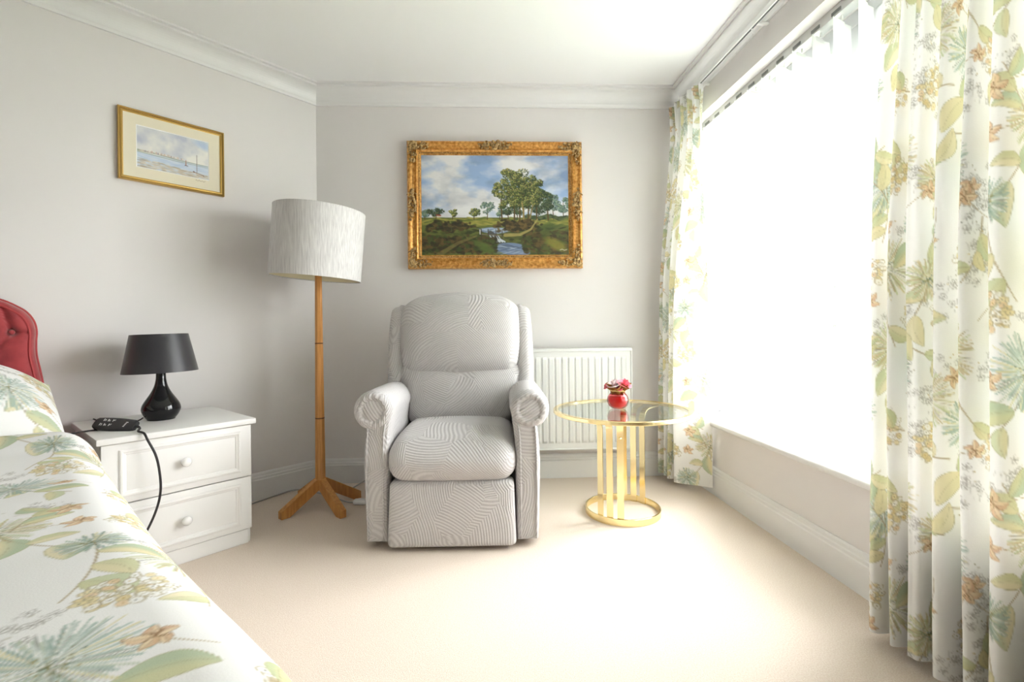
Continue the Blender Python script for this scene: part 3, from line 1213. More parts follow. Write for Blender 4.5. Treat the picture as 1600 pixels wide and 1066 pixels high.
for sd in (-1, 1):
    def wing_sd(p, sd=sd):
        x, y, z = p
        k = (z + 0.22) / 0.44
        x2 = x + sd * (-0.020 * max(0, k - 0.3) ** 1.5)
        return (x2, y + (0.06 * max(0, k - 0.7) if y < 0 else 0), z - (0.05 * max(0, (k - 0.8)) if x * sd > 0 else 0))
    cushion('wing', (0.085, 0.28, 0.46), 0.036, (0.008, 0.01, 0.0), CHN, ch, (sd * 0.335, 0.590, 0.825), (-0.10, 0, 0), 18, wing_sd)
cushion('back_shell', (0.66, 0.12, 0.80), 0.05, (0, 0.02, 0.01), CHN, ch, (0, 0.690, 0.640), (-0.06, 0, 0), 12)
MB().bbox((-0.30, 0.08, 0.02), (0.30, 0.66, 0.30), 0.01).build('base_frame', 'slot', ch)
for x in (-0.33, 0.33):
    for y in (0.1, 0.6):
        MB().lathe([(0.018, 0), (0.02, 0.006), (0.016, 0.03)], (x, y, 0), 16).build('foot', 'slot', ch, 'auto')

# ================================================================== FLOOR LAMP
LX, LY = -1.020, 2.552
fl = thing('floor_lamp', 'tall oak floor lamp with four splayed feet and pale linen drum shade', 'lamp', (LX, LY, 0))
stem = MB()
prev = None
for z0, z1, r0, r1 in [(0.118, 0.468, 0.0275, 0.0245), (0.471, 0.862, 0.0243, 0.0210), (0.865, 1.26, 0.0207, 0.0180)]:
    prof = [(r0 - .002, z0), (r0, z0 + .003), (r1, z1 - .003), (r1 - .002, z1)]
    MB().lathe(prof, (0, 0, 0), 8).build('pole_section', 'oak', fl, False)
for z, r in [(0.4695, 0.0235), (0.8635, 0.0202)]:
    MB().lathe([(r, z - .003), (r, z + .003)], (0, 0, 0), 16).build('joint_ring', 'seam', fl)
MB().lathe([(0.010, 1.25), (0.010, 1.36), (0.018, 1.36), (0.018, 1.40)], (0, 0, 0), 16).build('lamp_holder', 'white', fl, 'auto')
# feet: sloping square bars
for fx, fy in [(-1.148, 2.395), (-0.856, 2.405), (-0.868, 2.690), (-1.185, 2.700)]:
    d = Vector((fx - LX, fy - LY, 0))
    L = d.length
    d.normalize()
    s = Vector((-d.y, d.x, 0)) * 0.0165
    up = Vector((0, 0, 1))
    mb = MB()
    prof = [(0.012, 0.150), (0.012, 0.098), (L - 0.03, 0.0), (L + 0.012, 0.0), (L + 0.012, 0.036), (0.03, 0.150)]
    v = [d * a + up * z + s for a, z in prof] + [d * a + up * z - s for a, z in prof]
    n = len(prof)
    f = [list(range(n)), list(range(n, 2 * n))] + [[i, (i + 1) % n, (i + 1) % n + n, i + n] for i in range(n)]
    mb.add(v, f).build('leg', 'oak', fl)
tilt = Matrix.Translation((0, 0, 1.385)) @ Matrix.Rotation(0.080, 4, 'Y')


def shade_fr(x, y, z):
    return tuple(tilt @ Vector((x, y, z)))


R0, HS = 0.229, 0.178
sh = MB().lathe([(R0 - .003, -HS), (R0, -HS), (R0, HS), (R0 - .003, HS)], (0, 0, 0), 72, shade_fr)
sh.f = [q for q in sh.f if len(q) == 4]
shade = sh.build('lamp_shade', 'linen', fl, 'auto')
li = MB().lathe([(R0 - .003, -HS), (R0 - .004, 0), (R0 - .003, HS)], (0, 0, 0), 72, shade_fr)
li.f = [q for q in li.f if len(q) == 4]
li.build('lining', 'linen_in', shade, True)
for z in (-HS, HS):
    rg = MB()
    rg.tube([shade_fr((R0 - .002) * math.cos(a * PI / 36), (R0 - .002) * math.sin(a * PI / 36), z) for a in range(72)], 0.003, 6, True)
    rg.build('rim', 'linen', shade, True)
sp = MB()
for k in range(3):
    a = k * 2 * PI / 3 + .5
    sp.tube([(0.012 * math.cos(a), 0.012 * math.sin(a), 1.37), shade_fr((R0 - .004) * math.cos(a), (R0 - .004) * math.sin(a), -0.03)], 0.002, 6)
sp.build('spider', 'white', shade)
MB().ball((0, 0, 1.44), (0.03, 0.03, 0.045), 16, 10).build('bulb', 'white', fl, True)

# lamp flex on the floor, with its switch
fx = thing('lamp_flex', 'thin grey lamp flex lying on the carpet behind the oak lamp', 'cable', (-1.407, 2.62, 0))


def rel(pts, o):
    return [(p[0] - o.location.x, p[1] - o.location.y, p[2] - o.location.z) for p in pts]


p1 = [(-1.46, 2.52, .004), (-1.405, 2.60, .004), (-1.345, 2.70, .006), (-1.285, 2.775, .010), (-1.225, 2.79, .012), (-1.13, 2.76, .006), (-1.02, 2.70, .004), (-0.907, 2.612, .004), (-0.84, 2.595, .006), (-0.78, 2.60, .004), (-0.70, 2.64, .004)]
MB().tube(rel(smooth_path(p1, 8), fx), 0.0035, 8).build('flex', 'grey_cable', fx, True)
p2 = [(-0.97, 2.74, .004), (-0.955, 2.80, .004), (-0.93, 2.87, .008), (-0.88, 2.915, .03), (-0.80, 2.93, .045), (-0.70, 2.93, .03)]
MB().tube(rel(smooth_path(p2, 8), fx), 0.0035, 8).build('flex', 'grey_cable', fx, True)
q = rel([(-0.822, 2.585, 0.0)], fx)[0]
MB().bbox((q[0] - .035, q[1] - .02, q[2]), (q[0] + .035, q[1] + .02, q[2] + .026), .009, None, 3).build('foot_switch', 'white', fx, 'auto')

# ================================================================== RADIATOR
RA, RB2 = -0.30, 0.722
rad = thing('radiator', 'white panel radiator on the back wall beside the armchair', 'radiator', MW(0.2, 0, 0))
ro = rad.location
rb = MB()


def RF(x, off, z):
    p = MW(x, off, z)
    return (p.x - ro.x, p.y - ro.y, p.z)


Z0, Z1 = 0.195, 0.800
pitch = 0.0403
nfl = int((RB2 - RA - 0.04) / pitch)
xs0 = RA + (RB2 - RA - nfl * pitch) / 2
cols_ = [(RA, 0), (xs0, 0)]
for i in range(nfl):
    x = xs0 + i * pitch
    cols_ += [(x + .004, 0), (x + .009, 1), (x + pitch - .009, 1), (x + pitch - .004, 0)]
cols_ += [(xs0 + nfl * pitch, 0), (RB2, 0)]
rows_ = [(Z0, 0), (Z0 + .035, 0), (Z0 + .05, 1), (Z1 - .06, 1), (Z1 - .045, 0), (Z1, 0)]
v, f = [], []
for z, a in rows_:
    for x, b in cols_:
        v.append(RF(x, 0.082 + 0.007 * a * b, z))
nc = len(cols_)
for j in range(len(rows_) - 1):
    for i in range(nc - 1):
        f.append([j * nc + i, j * nc + i + 1, (j + 1) * nc + i + 1, (j + 1) * nc + i])
rb.add(v, f)
rb.build('front_panel', 'radiator', rad)
MB().bbox((RA + .01, 0.03, Z0 + .01), (RB2 - .01, 0.081, Z1 - .012), .004, RF).build('convector_body', 'radiator', rad)
MB().bbox((RA - .004, 0.028, Z1 - .014), (RB2 + .004, 0.092, Z1 + .006), .005, RF).build('top_grille', 'radiator', rad, 'auto')
for x in (RA, RB2):
    MB().bbox((x - .005, 0.028, Z0 - .002), (x + .005, 0.090, Z1), .004, RF).build('side_panel', 'radiator', rad)
MB().bbox((RA, 0.078, Z0 - .006), (RB2, 0.090, Z0 + .004), .004, RF).build('bottom_edge', 'radiator', rad)
for x in (RA + .15, RB2 - .15):
    MB().box((x - .012, 0.0, Z0 + .06), (x + .012, 0.035, Z1 - .06), RF).build('wall_bracket', 'radiator', rad)

# ================================================================== SIDE TABLE
tb = thing('side_table', 'round glass topped side table with polished brass strips and ring base', 'table', (0.548, 2.435, 0))
TT = 0.520


def ring(r0, r1, z0, z1, bev=0.003, seg=96):
    prof = [(r0, z0 + bev), (r0 + bev, z0), (r1 - bev, z0), (r1, z0 + bev), (r1, z1 - bev), (r1 - bev, z1), (r0 + bev, z1), (r0, z1 - bev), (r0, z0 + bev)]
    mb = MB().lathe(prof, (0, 0, 0), seg)
    mb.f = [q for q in mb.f if len(q) == 4]
    return mb


ring(0.178, 0.186, 0.0, 0.033, 0.0015).build('base_ring', 'brass', tb, 'auto')
ring(0.318, 0.343, TT - 0.018, TT + 0.001, 0.003).build('top_rim', 'brass', tb, 'auto')
gp = [(0.0005, TT - 0.008), (0.321, TT - 0.008), (0.321, TT - 0.001), (0.0005, TT - 0.001)]
MB().lathe(gp, (0, 0, 0), 96).build('glass_top', 'table_glass', tb, 'auto')
for base in (58, 238):
    for da in (-16.5, 0, 16.5):
        a = math.radians(base + da)
        er = Vector((math.cos(a), math.sin(a), 0))
        et = Vector((-math.sin(a), math.cos(a), 0))
        path = [(0.1755, 0.0), (0.1755, 0.15), (0.1755, 0.40), (0.1755, TT - 0.08)]
        for i in range(1, 8):
            t = i / 7 * PI / 2
            path.append((0.1755 + 0.052 * (1 - math.cos(t)), TT - 0.08 + 0.058 * math.sin(t)))
        path += [(0.29, TT - 0.0205), (0.327, TT - 0.019)]
        hw, th = 0.0155, 0.0025
        v, f = [], []
        for i, (r, z) in enumerate(path):
            pa = path[max(i - 1, 0)]
            pb = path[min(i + 1, len(path) - 1)]
            tx, tz = pb[0] - pa[0], pb[1] - pa[1]
            L = math.hypot(tx, tz)
            nx, nz = tz / L * th, -tx / L * th
            for sx in (-hw, hw):
                for sg in (-1, 1):
                    p = er * (r + sg * nx) + et * sx + Vector((0, 0, z + sg * nz))
                    v.append(p)
        for i in range(len(path) - 1):
            k = i * 4
            for a1, b1 in ((0, 1), (1, 3), (3, 2), (2, 0)):
                f.append([k + a1, k + b1, k + 4 + b1, k + 4 + a1])
        f += [[0, 1, 3, 2], [(len(path) - 1) * 4 + i for i in (0, 1, 3, 2)]]
        st = MB().add(v, f).build('upright_strip', 'brass', tb, 'auto')
        if da == 16.5:
            p = er * 0.181 + Vector((0, 0, 0.41))
            MB().ball(tuple(p), 0.008, 12, 8).build('screw_cap', 'brass', st, True)

# ================================================================== VASE
vs = thing('flower_vase', 'small round red glass vase with hessian collar and pink roses', 'vase', (0.535, 2.460, TT - 0.001))
bowl = [(0.0005, 0.0), (0.022, 0.0), (0.034, 0.004), (0.047, 0.016), (0.054, 0.034), (0.055, 0.045), (0.051, 0.060), (0.042, 0.074), (0.033, 0.082), (0.031, 0.090)]
inner = [(r - 0.004 if r > .01 else r, z + 0.005 if z < .07 else z) for r, z in bowl][::-1]
MB().lathe(bowl + inner, (0, 0, 0), 40).build('glass_bowl', 'red_glass', vs, True)
wx = [(0.0005, 0.0055), (0.024, 0.006), (0.040, 0.018), (0.048, 0.036), (0.048, 0.046), (0.043, 0.060), (0.0005, 0.062)]
MB().lathe(wx, (0, 0, 0), 40).build('red_filling', 'wax', vs, True)
n = 64
v, f = [], []
prof = [(0.037, 0.072), (0.034, 0.082), (0.034, 0.092), (0.037, 0.098), (0.047, 0.108), (0.060, 0.118)]
for j, (r, z) in enumerate(prof):
    for i in range(n):
        a = 2 * PI * i / n
        k = j / (len(prof) - 1)
        w = 1 + (0.05 + 0.14 * k) * math.sin(a * 7 + 1) + 0.05 * k * math.sin(a * 11)
        zz = z + 0.012 * k * math.sin(a * 5 + 2)
        v.append((r * w, r * w, 0))
        v[-1] = (r * w * math.cos(a), r * w * math.sin(a), zz)
for j in range(len(prof) - 1):
    for i in range(n):
        f.append([j * n + i, j * n + (i + 1) % n, (j + 1) * n + (i + 1) % n, (j + 1) * n + i])
MB().add(v, f).build('hessian_collar', 'hessian', vs, True)
tw = MB()
for z in (0.0905, 0.0935):
    tw.tube([(0.0385 * math.cos(a * PI / 20), 0.0385 * math.sin(a * PI / 20), z + .0008 * math.sin(a)) for a in range(40)], 0.0017, 6, True)
tw.build('twine', 'twine', vs, True)


def rose(c, r, m, nm, tilt_a):
    rot = Matrix.Rotation(tilt_a[0], 3, 'X') @ Matrix.Rotation(tilt_a[1], 3, 'Y')
    mb = MB()
    for ringi, (rr, npet, op) in enumerate([(0.35, 3, 0.10), (0.65, 5, 0.32), (1.0, 6, 0.62)]):
        for k in range(npet):
            a0 = 2 * PI * k / npet + ringi * 0.6
            v, f = [], []
            for i in range(6):
                t = i / 5
                for j in range(6):
                    s = (j / 5 - .5) * 2
                    ang = a0 + s * (PI / npet) * 1.25
                    out = r * rr * (0.35 + 0.65 * t ** (0.7 + .3 * op)) * (1 - .08 * s * s * t) + r * op * .25 * t ** 3
                    z = r * (1.05 - 0.25 * ringi) * t * (1 - 0.22 * s * s * t) - r * op * .35 * t ** 3
                    v.append(Vector(c) + rot @ Vector((out * math.cos(ang), out * math.sin(ang), z)))
            for i in range(5):
                for j in range(5):
                    f.append([i * 6 + j, i * 6 + j + 1, (i + 1) * 6 + j + 1, (i + 1) * 6 + j])
            mb.add(v, f)
    mb.build(nm, m, vs, True)


rose((0.026, -0.012, 0.116), 0.036, 'petal_pink', 'rose', (0.35, 0.3))
rose((-0.022, -0.010, 0.116), 0.033, 'petal_pale', 'rose', (0.3, -0.25))
rose((0.0, 0.024, 0.112), 0.034, 'petal_pale', 'rose', (-0.3, 0.0))
rose((-0.050, 0.004, 0.108), 0.019, 'petal_pink', 'rose', (0.2, -0.7))
rose((0.0, -0.030, 0.104), 0.017, 'petal_pink', 'rose', (0.8, 0.0))

# ================================================================== OIL PAINTING
pt = thing('oil_painting', 'landscape oil painting with trees and stream in ornate gilt frame', 'painting', MW(-0.095, 0, 1.688))
po = pt.location


def PF(x, off, z):                          # x,z about the centre of the picture
    p = MW(-0.095 + x, off, 1.688 + z)
    return (p.x - po.x, p.y - po.y, p.z - po.z)


def frame_bar(hw, hh, prof, side, fr):
    """one mitred bar of a frame; prof lists (distance in from the outer edge, off the wall)"""
    k = len(prof)
    v = []
    for e in (-1, 1):
        for d, o in prof:
            if side == 'top':
                v.append(fr(e * (hw - d), o, hh - d))
            elif side == 'bottom':
                v.append(fr(e * (hw - d), o, -hh + d))
            elif side == 'left':
                v.append(fr(-hw + d, o, e * (hh - d)))
            else:
                v.append(fr(hw - d, o, e * (hh - d)))
    f = [[i, (i + 1) % k, (i + 1) % k + k, i + k] for i in range(k)] + [list(range(k)), list(range(k, 2 * k))]
    return MB().add(v, f)


HWp, HHp = 0.534, 0.389
prof = [(0, 0.004), (0, 0.040), (0.006, 0.052), (0.014, 0.054), (0.020, 0.046), (0.030, 0.040), (0.042, 0.040), (0.052, 0.046), (0.058, 0.052), (0.064, 0.048), (0.068, 0.038), (0.076, 0.036), (0.080, 0.030), (0.086, 0.028), (0.086, 0.004)]
for sd in ('top', 'bottom', 'left', 'right'):
    frame_bar(HWp, HHp, prof, sd, PF).build('frame_bar', 'gold_leaf', pt)
# row of beads on the inner edge
bd = MB()
nb = 84
for i in range(nb):
    x = -HWp + .072 + (2 * HWp - .144) * (i + .5) / nb
    for z in (HHp - .072, -HHp + .072):
        bd.ball((x, 0.037, z), 0.0045, 6, 4, PF)
nb2 = 60
for i in range(nb2):
    z = -HHp + .072 + (2 * HHp - .144) * (i + .5) / nb2
    for x in (-HWp + .072, HWp - .072):
        bd.ball((x, 0.037, z), 0.0045, 6, 4, PF)
bd.build('bead_moulding', 'gold_orn', pt, True)


def ornament(cx, cz, dirs, spread, n, seed):
    g = random.Random(seed)
    mb = MB()
    for dx, dz, L in dirs:
        for i in range(n):
            t = g.random() ** 1.3
            w = spread * (1 - 0.65 * t)
            x = cx + dx * L * t + (dz if dz else 0) * 0 + (g.uniform(-w, w) if abs(dz) > 0 else 0)
            z = cz + dz * L * t + (g.uniform(-w, w) if abs(dx) > 0 else 0)
            r = g.uniform(0.005, 0.010) * (1 - .3 * t)
            mb.ball((x, 0.048 + g.uniform(-.004, .008), z), (r * g.uniform(.8, 1.7), r, r * g.uniform(.8, 1.7)), 7, 5, PF)
        # curled scroll
        for s in (-1, 1):
            pts = []
            for k in range(14):
                th = k / 13 * 4.5
                rr = 0.017 * (1 - k / 17)
                pts.append(PF(cx + dx * L * .55 + rr * math.cos(th) * (1 if abs(dx) else s) + (0 if abs(dx) else s * .012), 0.055, cz + dz * L * .55 + rr * math.sin(th) * (s if abs(dx) else 1) + (s * .012 if abs(dx) else 0)))
            mb.tube(pts, 0.0035, 6)
    return mb


i_ = 0
for sx in (-1, 1):
    for sz in (-1, 1):
        cx, cz = sx * (HWp - .034), sz * (HHp - .034)
        ornament(cx, cz, [(-sx, 0, 0.115), (0, -sz, 0.105), (sx, 0, .022), (0, sz, .022)], 0.026, 24, 40 + i_).build('corner_ornament', 'gold_orn', pt, True)
        i_ += 1
for cx, cz, dirs in [(0, HHp - .030, [(-1, 0, .10), (1, 0, .10)]), (0, -HHp + .030, [(-1, 0, .10), (1, 0, .10)]), (-HWp + .030, 0, [(0, 1, .10), (0, -1, .10)]), (HWp - .030, 0, [(0, 1, .10), (0, -1, .10)])]:
    ornament(cx, cz, dirs, 0.024, 30, 60 + i_).build('centre_ornament', 'gold_orn', pt, True)
    i_ += 1


def picture_plane(name, img, hw, hh, off, fr, parent, m='paint'):
    h, w = img.shape[:2]
    X, Z = np.meshgrid(np.linspace(-hw, hw, w), np.linspace(hh, -hh, h))
    o0, ox, oz = np.array(fr(0, off, 0)), np.array(fr(1, off, 0)), np.array(fr(0, off, 1))
    pos = o0 + X[..., None] * (ox - o0) + Z[..., None] * (oz - o0)
    return grid_mesh(name, pos, m, parent, img, smooth=False)


picture_plane('canvas', paint_landscape(), HWp - .084, HHp - .084, 0.030, PF, pt)
MB().box((-HWp + .02, 0.0, -HHp + .02), (HWp - .02, 0.027, HHp - .02), PF).build('backing', 'bark', pt)

# ================================================================== WATERCOLOUR
SM, ZM = 0.738, 1.808
wc = thing('watercolour_picture', 'harbour watercolour in slim gold frame with cream mount', 'painting', LW(SM, 0, ZM))
wo = wc.location


def WF(x, off, z):                          # x to the right as seen from the room
    p = LW(SM - x, off, ZM + z)
    return (p.x - wo.x, p.y - wo.y, p.z - wo.z)


HWw, HHw = 0.2205, 0.1675
prof = [(0, 0.002), (0, 0.020), (0.003, 0.024), (0.006, 0.021), (0.010, 0.018), (0.014, 0.019), (0.017, 0.015), (0.020, 0.014), (0.020, 0.002)]
for sd in ('top', 'bottom', 'left', 'right'):
    b_ = frame_bar(HWw, HHw, prof, sd, WF).build('frame_bar', 'gold_slim', wc)
    frame_bar(HWw - .006, HHw - .006, [(0, 0.0205), (0.0035, 0.0196), (0.0035, 0.017), (0, 0.017)], sd, WF).build('dark_line', 'gold_dark', b_)
IX, IZ0, IZ1 = 0.151, -0.098, 0.100
MB().box((-HWw + .012, 0.003, -HHw + .012), (HWw - .012, 0.008, HHw - .012), WF).build('backing', 'mount', wc)
mt = MB()
for lo, hi in [((-HWw + .012, -HHw + .012), (HWw - .012, IZ0)), ((-HWw + .012, IZ1), (HWw - .012, HHw - .012)), ((-HWw + .012, IZ0), (-IX, IZ1)), ((IX, IZ0), (HWw - .012, IZ1))]:
    mt.box((lo[0], 0.008, lo[1]), (hi[0], 0.0125, hi[1]), WF)
mt.build('mount', 'mount', wc)
for sd in ('top', 'bottom', 'left', 'right'):
    zc = (IZ0 + IZ1) / 2
    frame_bar(IX + .001, (IZ1 - IZ0) / 2 + .001, [(0, .008), (0, .0130), (.004, .0100), (.004, .008)], sd, lambda x, o, z: WF(x, o, z + zc)).build('mount_bevel', 'mount_edge', wc)
picture_plane('watercolour', paint_harbour(), IX - .002, (IZ1 - IZ0) / 2 - .002, 0.0095, lambda x, o, z: WF(x, o, z + zc), wc)
sg = MB().tube([WF(0.09 + i * .004, .0128, -0.108 + .003 * math.sin(i * 1.9)) for i in range(12)], .0006, 4)
sg.build('signature', 'gold_dark', wc)

# ================================================================== BEDSIDE CABINET
nsd = thing('bedside_cabinet', 'white two drawer bedside cabinet between bed and oak lamp', 'cabinet', LW(0.853, 0.28, 0))
no = nsd.location


def NF(s, n_, z):
    p = LW(s, n_, z)
    return (p.x - no.x, p.y - no.y, p.z)


S0, S1 = 0.600, 1.114
MB().bbox((S0, 0.025, 0.0), (S1, 0.528, 0.526), 0.002, NF, 1).build('carcass', 'white_grain', nsd)
MB().bbox((0.584, 0.022, 0.524), (1.128, 0.562, 0.548), 0.004, NF).build('top', 'white_grain', nsd, 'auto')
MB().bbox((S0 + .012, 0.50, 0.0), (S1 - .012, 0.540, 0.063), 0.002, NF, 1).build('plinth', 'white_grain', nsd)
for z0, z1, kz in [(0.297, 0.521, 0.412), (0.066, 0.293, 0.177)]:
    dr = MB().bbox((S0 + .001, 0.530, z0), (S1 - .001, 0.548, z1), 0.0025, NF).build('drawer', 'white_grain', nsd, 'auto')
    hw, hh = 0.208, (z1 - z0) / 2 - .024
    zc = (z0 + z1) / 2

    def DF(x, o, z, zc=zc):
        return NF(0.853 - x, o, zc + z)
    mp = [(0, 0.547), (0, 0.552), (.004, 0.555), (.009, 0.5555), (.013, 0.552), (.018, 0.551), (.022, 0.5475)]
    for sd in ('top', 'bottom', 'left', 'right'):
        frame_bar(hw, hh, mp, sd, DF).build('moulding', 'white_grain', dr)
    kb = MB()
    base = Vector(NF(0.853, 0.546, kz))
    ax = Vector((LN[0], LN[1], 0))
    ex = Vector((LU[0], LU[1], 0))
    prof = [(0.008, 0.0), (0.007, 0.010), (0.012, 0.014), (0.0175, 0.020), (0.0185, 0.026), (0.015, 0.033), (0.008, 0.037), (0.0003, 0.038)]
    kb.lathe(prof, (0, 0, 0), 28, lambda x, y, z: tuple(base + ex * x + Vector((0, 0, 1)) * y + ax * z))
    kb.build('knob', 'knob', dr, True)

# ================================================================== TABLE LAMP
TLP = LW(0.858, 0.246, 0.548)
tl = thing('table_lamp', 'small black table lamp with glossy bottle base and tapered satin shade', 'lamp', TLP)
bp_ = [(0.0005, 0.0), (0.048, 0.0), (0.052, 0.003), (0.064, 0.020), (0.072, 0.040), (0.0725, 0.052), (0.067, 0.070), (0.054, 0.092), (0.038, 0.118), (0.026, 0.145), (0.020, 0.172), (0.0185, 0.195), (0.019, 0.215), (0.019, 0.228), (0.0005, 0.229)]
pp = smooth_path([(r, 0, z) for r, z in bp_], 4)
MB().lathe([(max(p.x, 0.0004), p.z) for p in pp], (0, 0, 0), 48).build('base', 'black_glaze', tl, True)
tm = Matrix.Translation((0, 0, 0.209)) @ Matrix.Rotation(-0.028, 4, 'Y')


def TF(x, y, z):
    return tuple(tm @ Vector((x, y, z)))


so = MB().lathe([(0.138, 0.0), (0.1405, 0.0), (0.107, 0.166), (0.1045, 0.166)], (0, 0, 0), 64, TF)
so.f = [q_ for q_ in so.f if len(q_) == 4]
shd = so.build('lamp_shade', 'black_satin', tl, 'auto')
si = MB().lathe([(0.138, 0.0), (0.1045, 0.166)], (0, 0, 0), 64, TF)
si.f = [q_ for q_ in si.f if len(q_) == 4]
si.build('lining', 'white', shd, True)
cr_ = MB()
for k in range(3):
    a = k * 2 * PI / 3
    cr_.tube([(0, 0, 0.245), TF(0.12 * math.cos(a), 0.12 * math.sin(a), 0.08)], 0.0018, 6)
cr_.build('spider', 'slot', shd)
MB().lathe([(0.014, 0.22), (0.014, 0.26)], (0, 0, 0), 16).build('lamp_holder', 'slot', tl, 'auto')
MB().ball((0, 0, 0.29), (.024, .024, .034), 14, 10).build('bulb', 'white', tl, True)
w_ = [Vector((-0.040, -0.052, 0.016)), Vector((-0.052, -0.066, 0.006)), Vector((-0.085, -0.082, 0.003)), Vector((-0.13, -0.095, 0.003)), Vector((-0.18, -0.085, 0.003)), Vector((-0.24, -0.045, 0.003)), Vector((-0.30, 0.0, 0.003))]
MB().tube(smooth_path(w_, 8), 0.0028, 8).build('flex', 'cable', tl, True)

# ================================================================== BED HANDSET
# lies propped on its hook, face turned up and towards the room
HX = Vector((0.9965, -0.035, -0.075)).normalized()
HP0 = Vector((-1.566, 1.905, 0.5685))
HN = Vector((0.10, -0.72, 0.69))
HN = (HN - HX * HN.dot(HX)).normalized()
HY = HN.cross(HX).normalized()
hs = thing('bed_handset', 'dark grey bed remote handset resting on the bedside cabinet', 'remote control', HP0)


def HF(x, y, z):
    return tuple((HX * x + HY * y + HN * z) * 0.87)


v, f = [], []
n = 20
for i in range(25):
    t = i / 24
    x = -0.094 + 0.188 * t
    w = 0.0335 * (0.80 + 0.20 * math.sin(PI * (0.15 + 0.75 * t))) * (1 - 0.10 * (1 - t) ** 3)
    e = min(1, math.sqrt(max(0, 1 - ((abs(t - .5) - .46) / .04) ** 2)) if abs(t - .5) > .46 else 1)
    e = 0.82 + 0.18 * e
    for k in range(n):
        a = 2 * PI * k / n
        ca, sa = math.cos(a), math.sin(a)
        y = w * e * math.copysign(abs(ca) ** 0.55, ca)
        z = 0.013 * e * math.copysign(abs(sa) ** 0.6, sa)
        v.append(HF(x, y, z))
for i in range(24):
    for k in range(n):
        f.append([i * n + k, i * n + (k + 1) % n, (i + 1) * n + (k + 1) % n, (i + 1) * n + k])
f += [list(range(n)), [24 * n + k for k in range(n)]]
MB().add(v, f).build('casing', 'rubber', hs, 'auto')
MB().bbox((-.02, -.012, -.046), (.0, .012, -.010), .004, HF).build('hook', 'rubber', hs)
for i, x in enumerate((-0.050, -0.030, -0.008)):
    for j, y in enumerate((0.014, -0.009)):
        g = MB()
        zt = 0.0132
        xx = x - 0.006 * j
        g.box((xx - .006, y - .006, zt - .001), (xx - .0035, y + .006, zt + .0004), HF)
        g.box((xx - .003, y + (-.001 if i else .002), zt - .001), (xx + .004, y + (.001 if i else .004), zt + .0004), HF)
        if i != 2:
            g.box((xx - .001, y - .005, zt - .001), (xx + .005, y - .003, zt + .0004), HF)
        else:
            g.box((xx + .001, y + .003, zt - .001), (xx + .005, y + .005, zt + .0004), HF)
        if i == 0:
            g.box((xx + .003, y - .005, zt - .001), (xx + .005, y + .001, zt + .0004), HF)
        g.build('button_symbol', 'print', hs)
lg = MB()
for k in range(5):
    y = -0.012 + k * 0.0055
    lg.box((0.046 + k * .001, y - .0016, .0122), (0.053 + k * .001 + (.003 if k == 4 else 0), y + .0016, .0134), HF)
lg.build('maker_mark', 'print', hs)
MB().tube([HF(0.090, 0, 0), HF(0.104, -.001, 0), HF(0.112, -.003, 0)], [.0065, .0055, .004], 10).build('strain_relief', 'rubber', hs, True)


def hrel(p):
    return Vector(p) - HP0


c0 = HP0 + Vector(HF(0.108, -.002, 0))
cb = [c0, c0 + Vector((.012, -.010, -.004)), LW(1.000, 0.535, 0.5555), LW(0.990, 0.570, 0.551), LW(0.982, 0.588, 0.525), LW(0.962, 0.600, 0.47), LW(0.951, 0.602, 0.41), LW(0.947, 0.602, 0.335), LW(0.958, 0.60, 0.27), LW(0.985, 0.598, 0.20), LW(1.03, 0.60, 0.12), LW(1.09, 0.62, 0.04)]
MB().tube([hrel(p) for p in smooth_path(cb, 8)], 0.0042, 8).build('cable', 'cable', hs, True)
# second lead leaving under the handset towards the bed
p0 = HP0 + Vector(HF(-0.07, -.028, -.006))
cb = [p0, Vector((-1.645, 1.882, 0.552)), Vector((-1.665, 1.845, 0.5515)), Vector((-1.672, 1.800, 0.549)), Vector((-1.660, 1.758, 0.530)), Vector((-1.652, 1.735, 0.45)), Vector((-1.650, 1.728, 0.30))]
cl2 = MB().tube([hrel(p) for p in smooth_path(cb, 8)], 0.0032, 8).build('cable', 'cable', hs, True)

# ================================================================== BED
bed = thing('bed', 'bed with buttoned red velvet headboard against the left wall', 'bed', LW(1.90, 1.1, 0))
bo = bed.location


def BF(s, n_, z):
    p = LW(s, n_, z)
    return (p.x - bo.x, p.y - bo.y, p.z - bo.z)


BS0, BS1 = 1.215, 2.585
MB().bbox((BS0 + .02, 0.12, 0.03), (BS1 - .02, 2.10, 0.30), .02, BF).build('divan_base', 'divan', bed, 'auto')
MB().bbox((BS0 + .01, 0.12, 0.30), (BS1 - .01, 2.11, 0.50), .05, BF, 4).build('mattress', 'divan', bed, 'auto')
for s in (BS0 + .12, BS1 - .12):
    for q_ in (0.3, 1.95):
        MB().lathe([(.025, 0), (.022, .035)], (0, 0, 0), 16, lambda x, y, z, s=s, q_=q_: (BF(s, q_, 0)[0] + x, BF(s, q_, 0)[1] + y, z)).build('castor', 'slot', bed, 'auto')
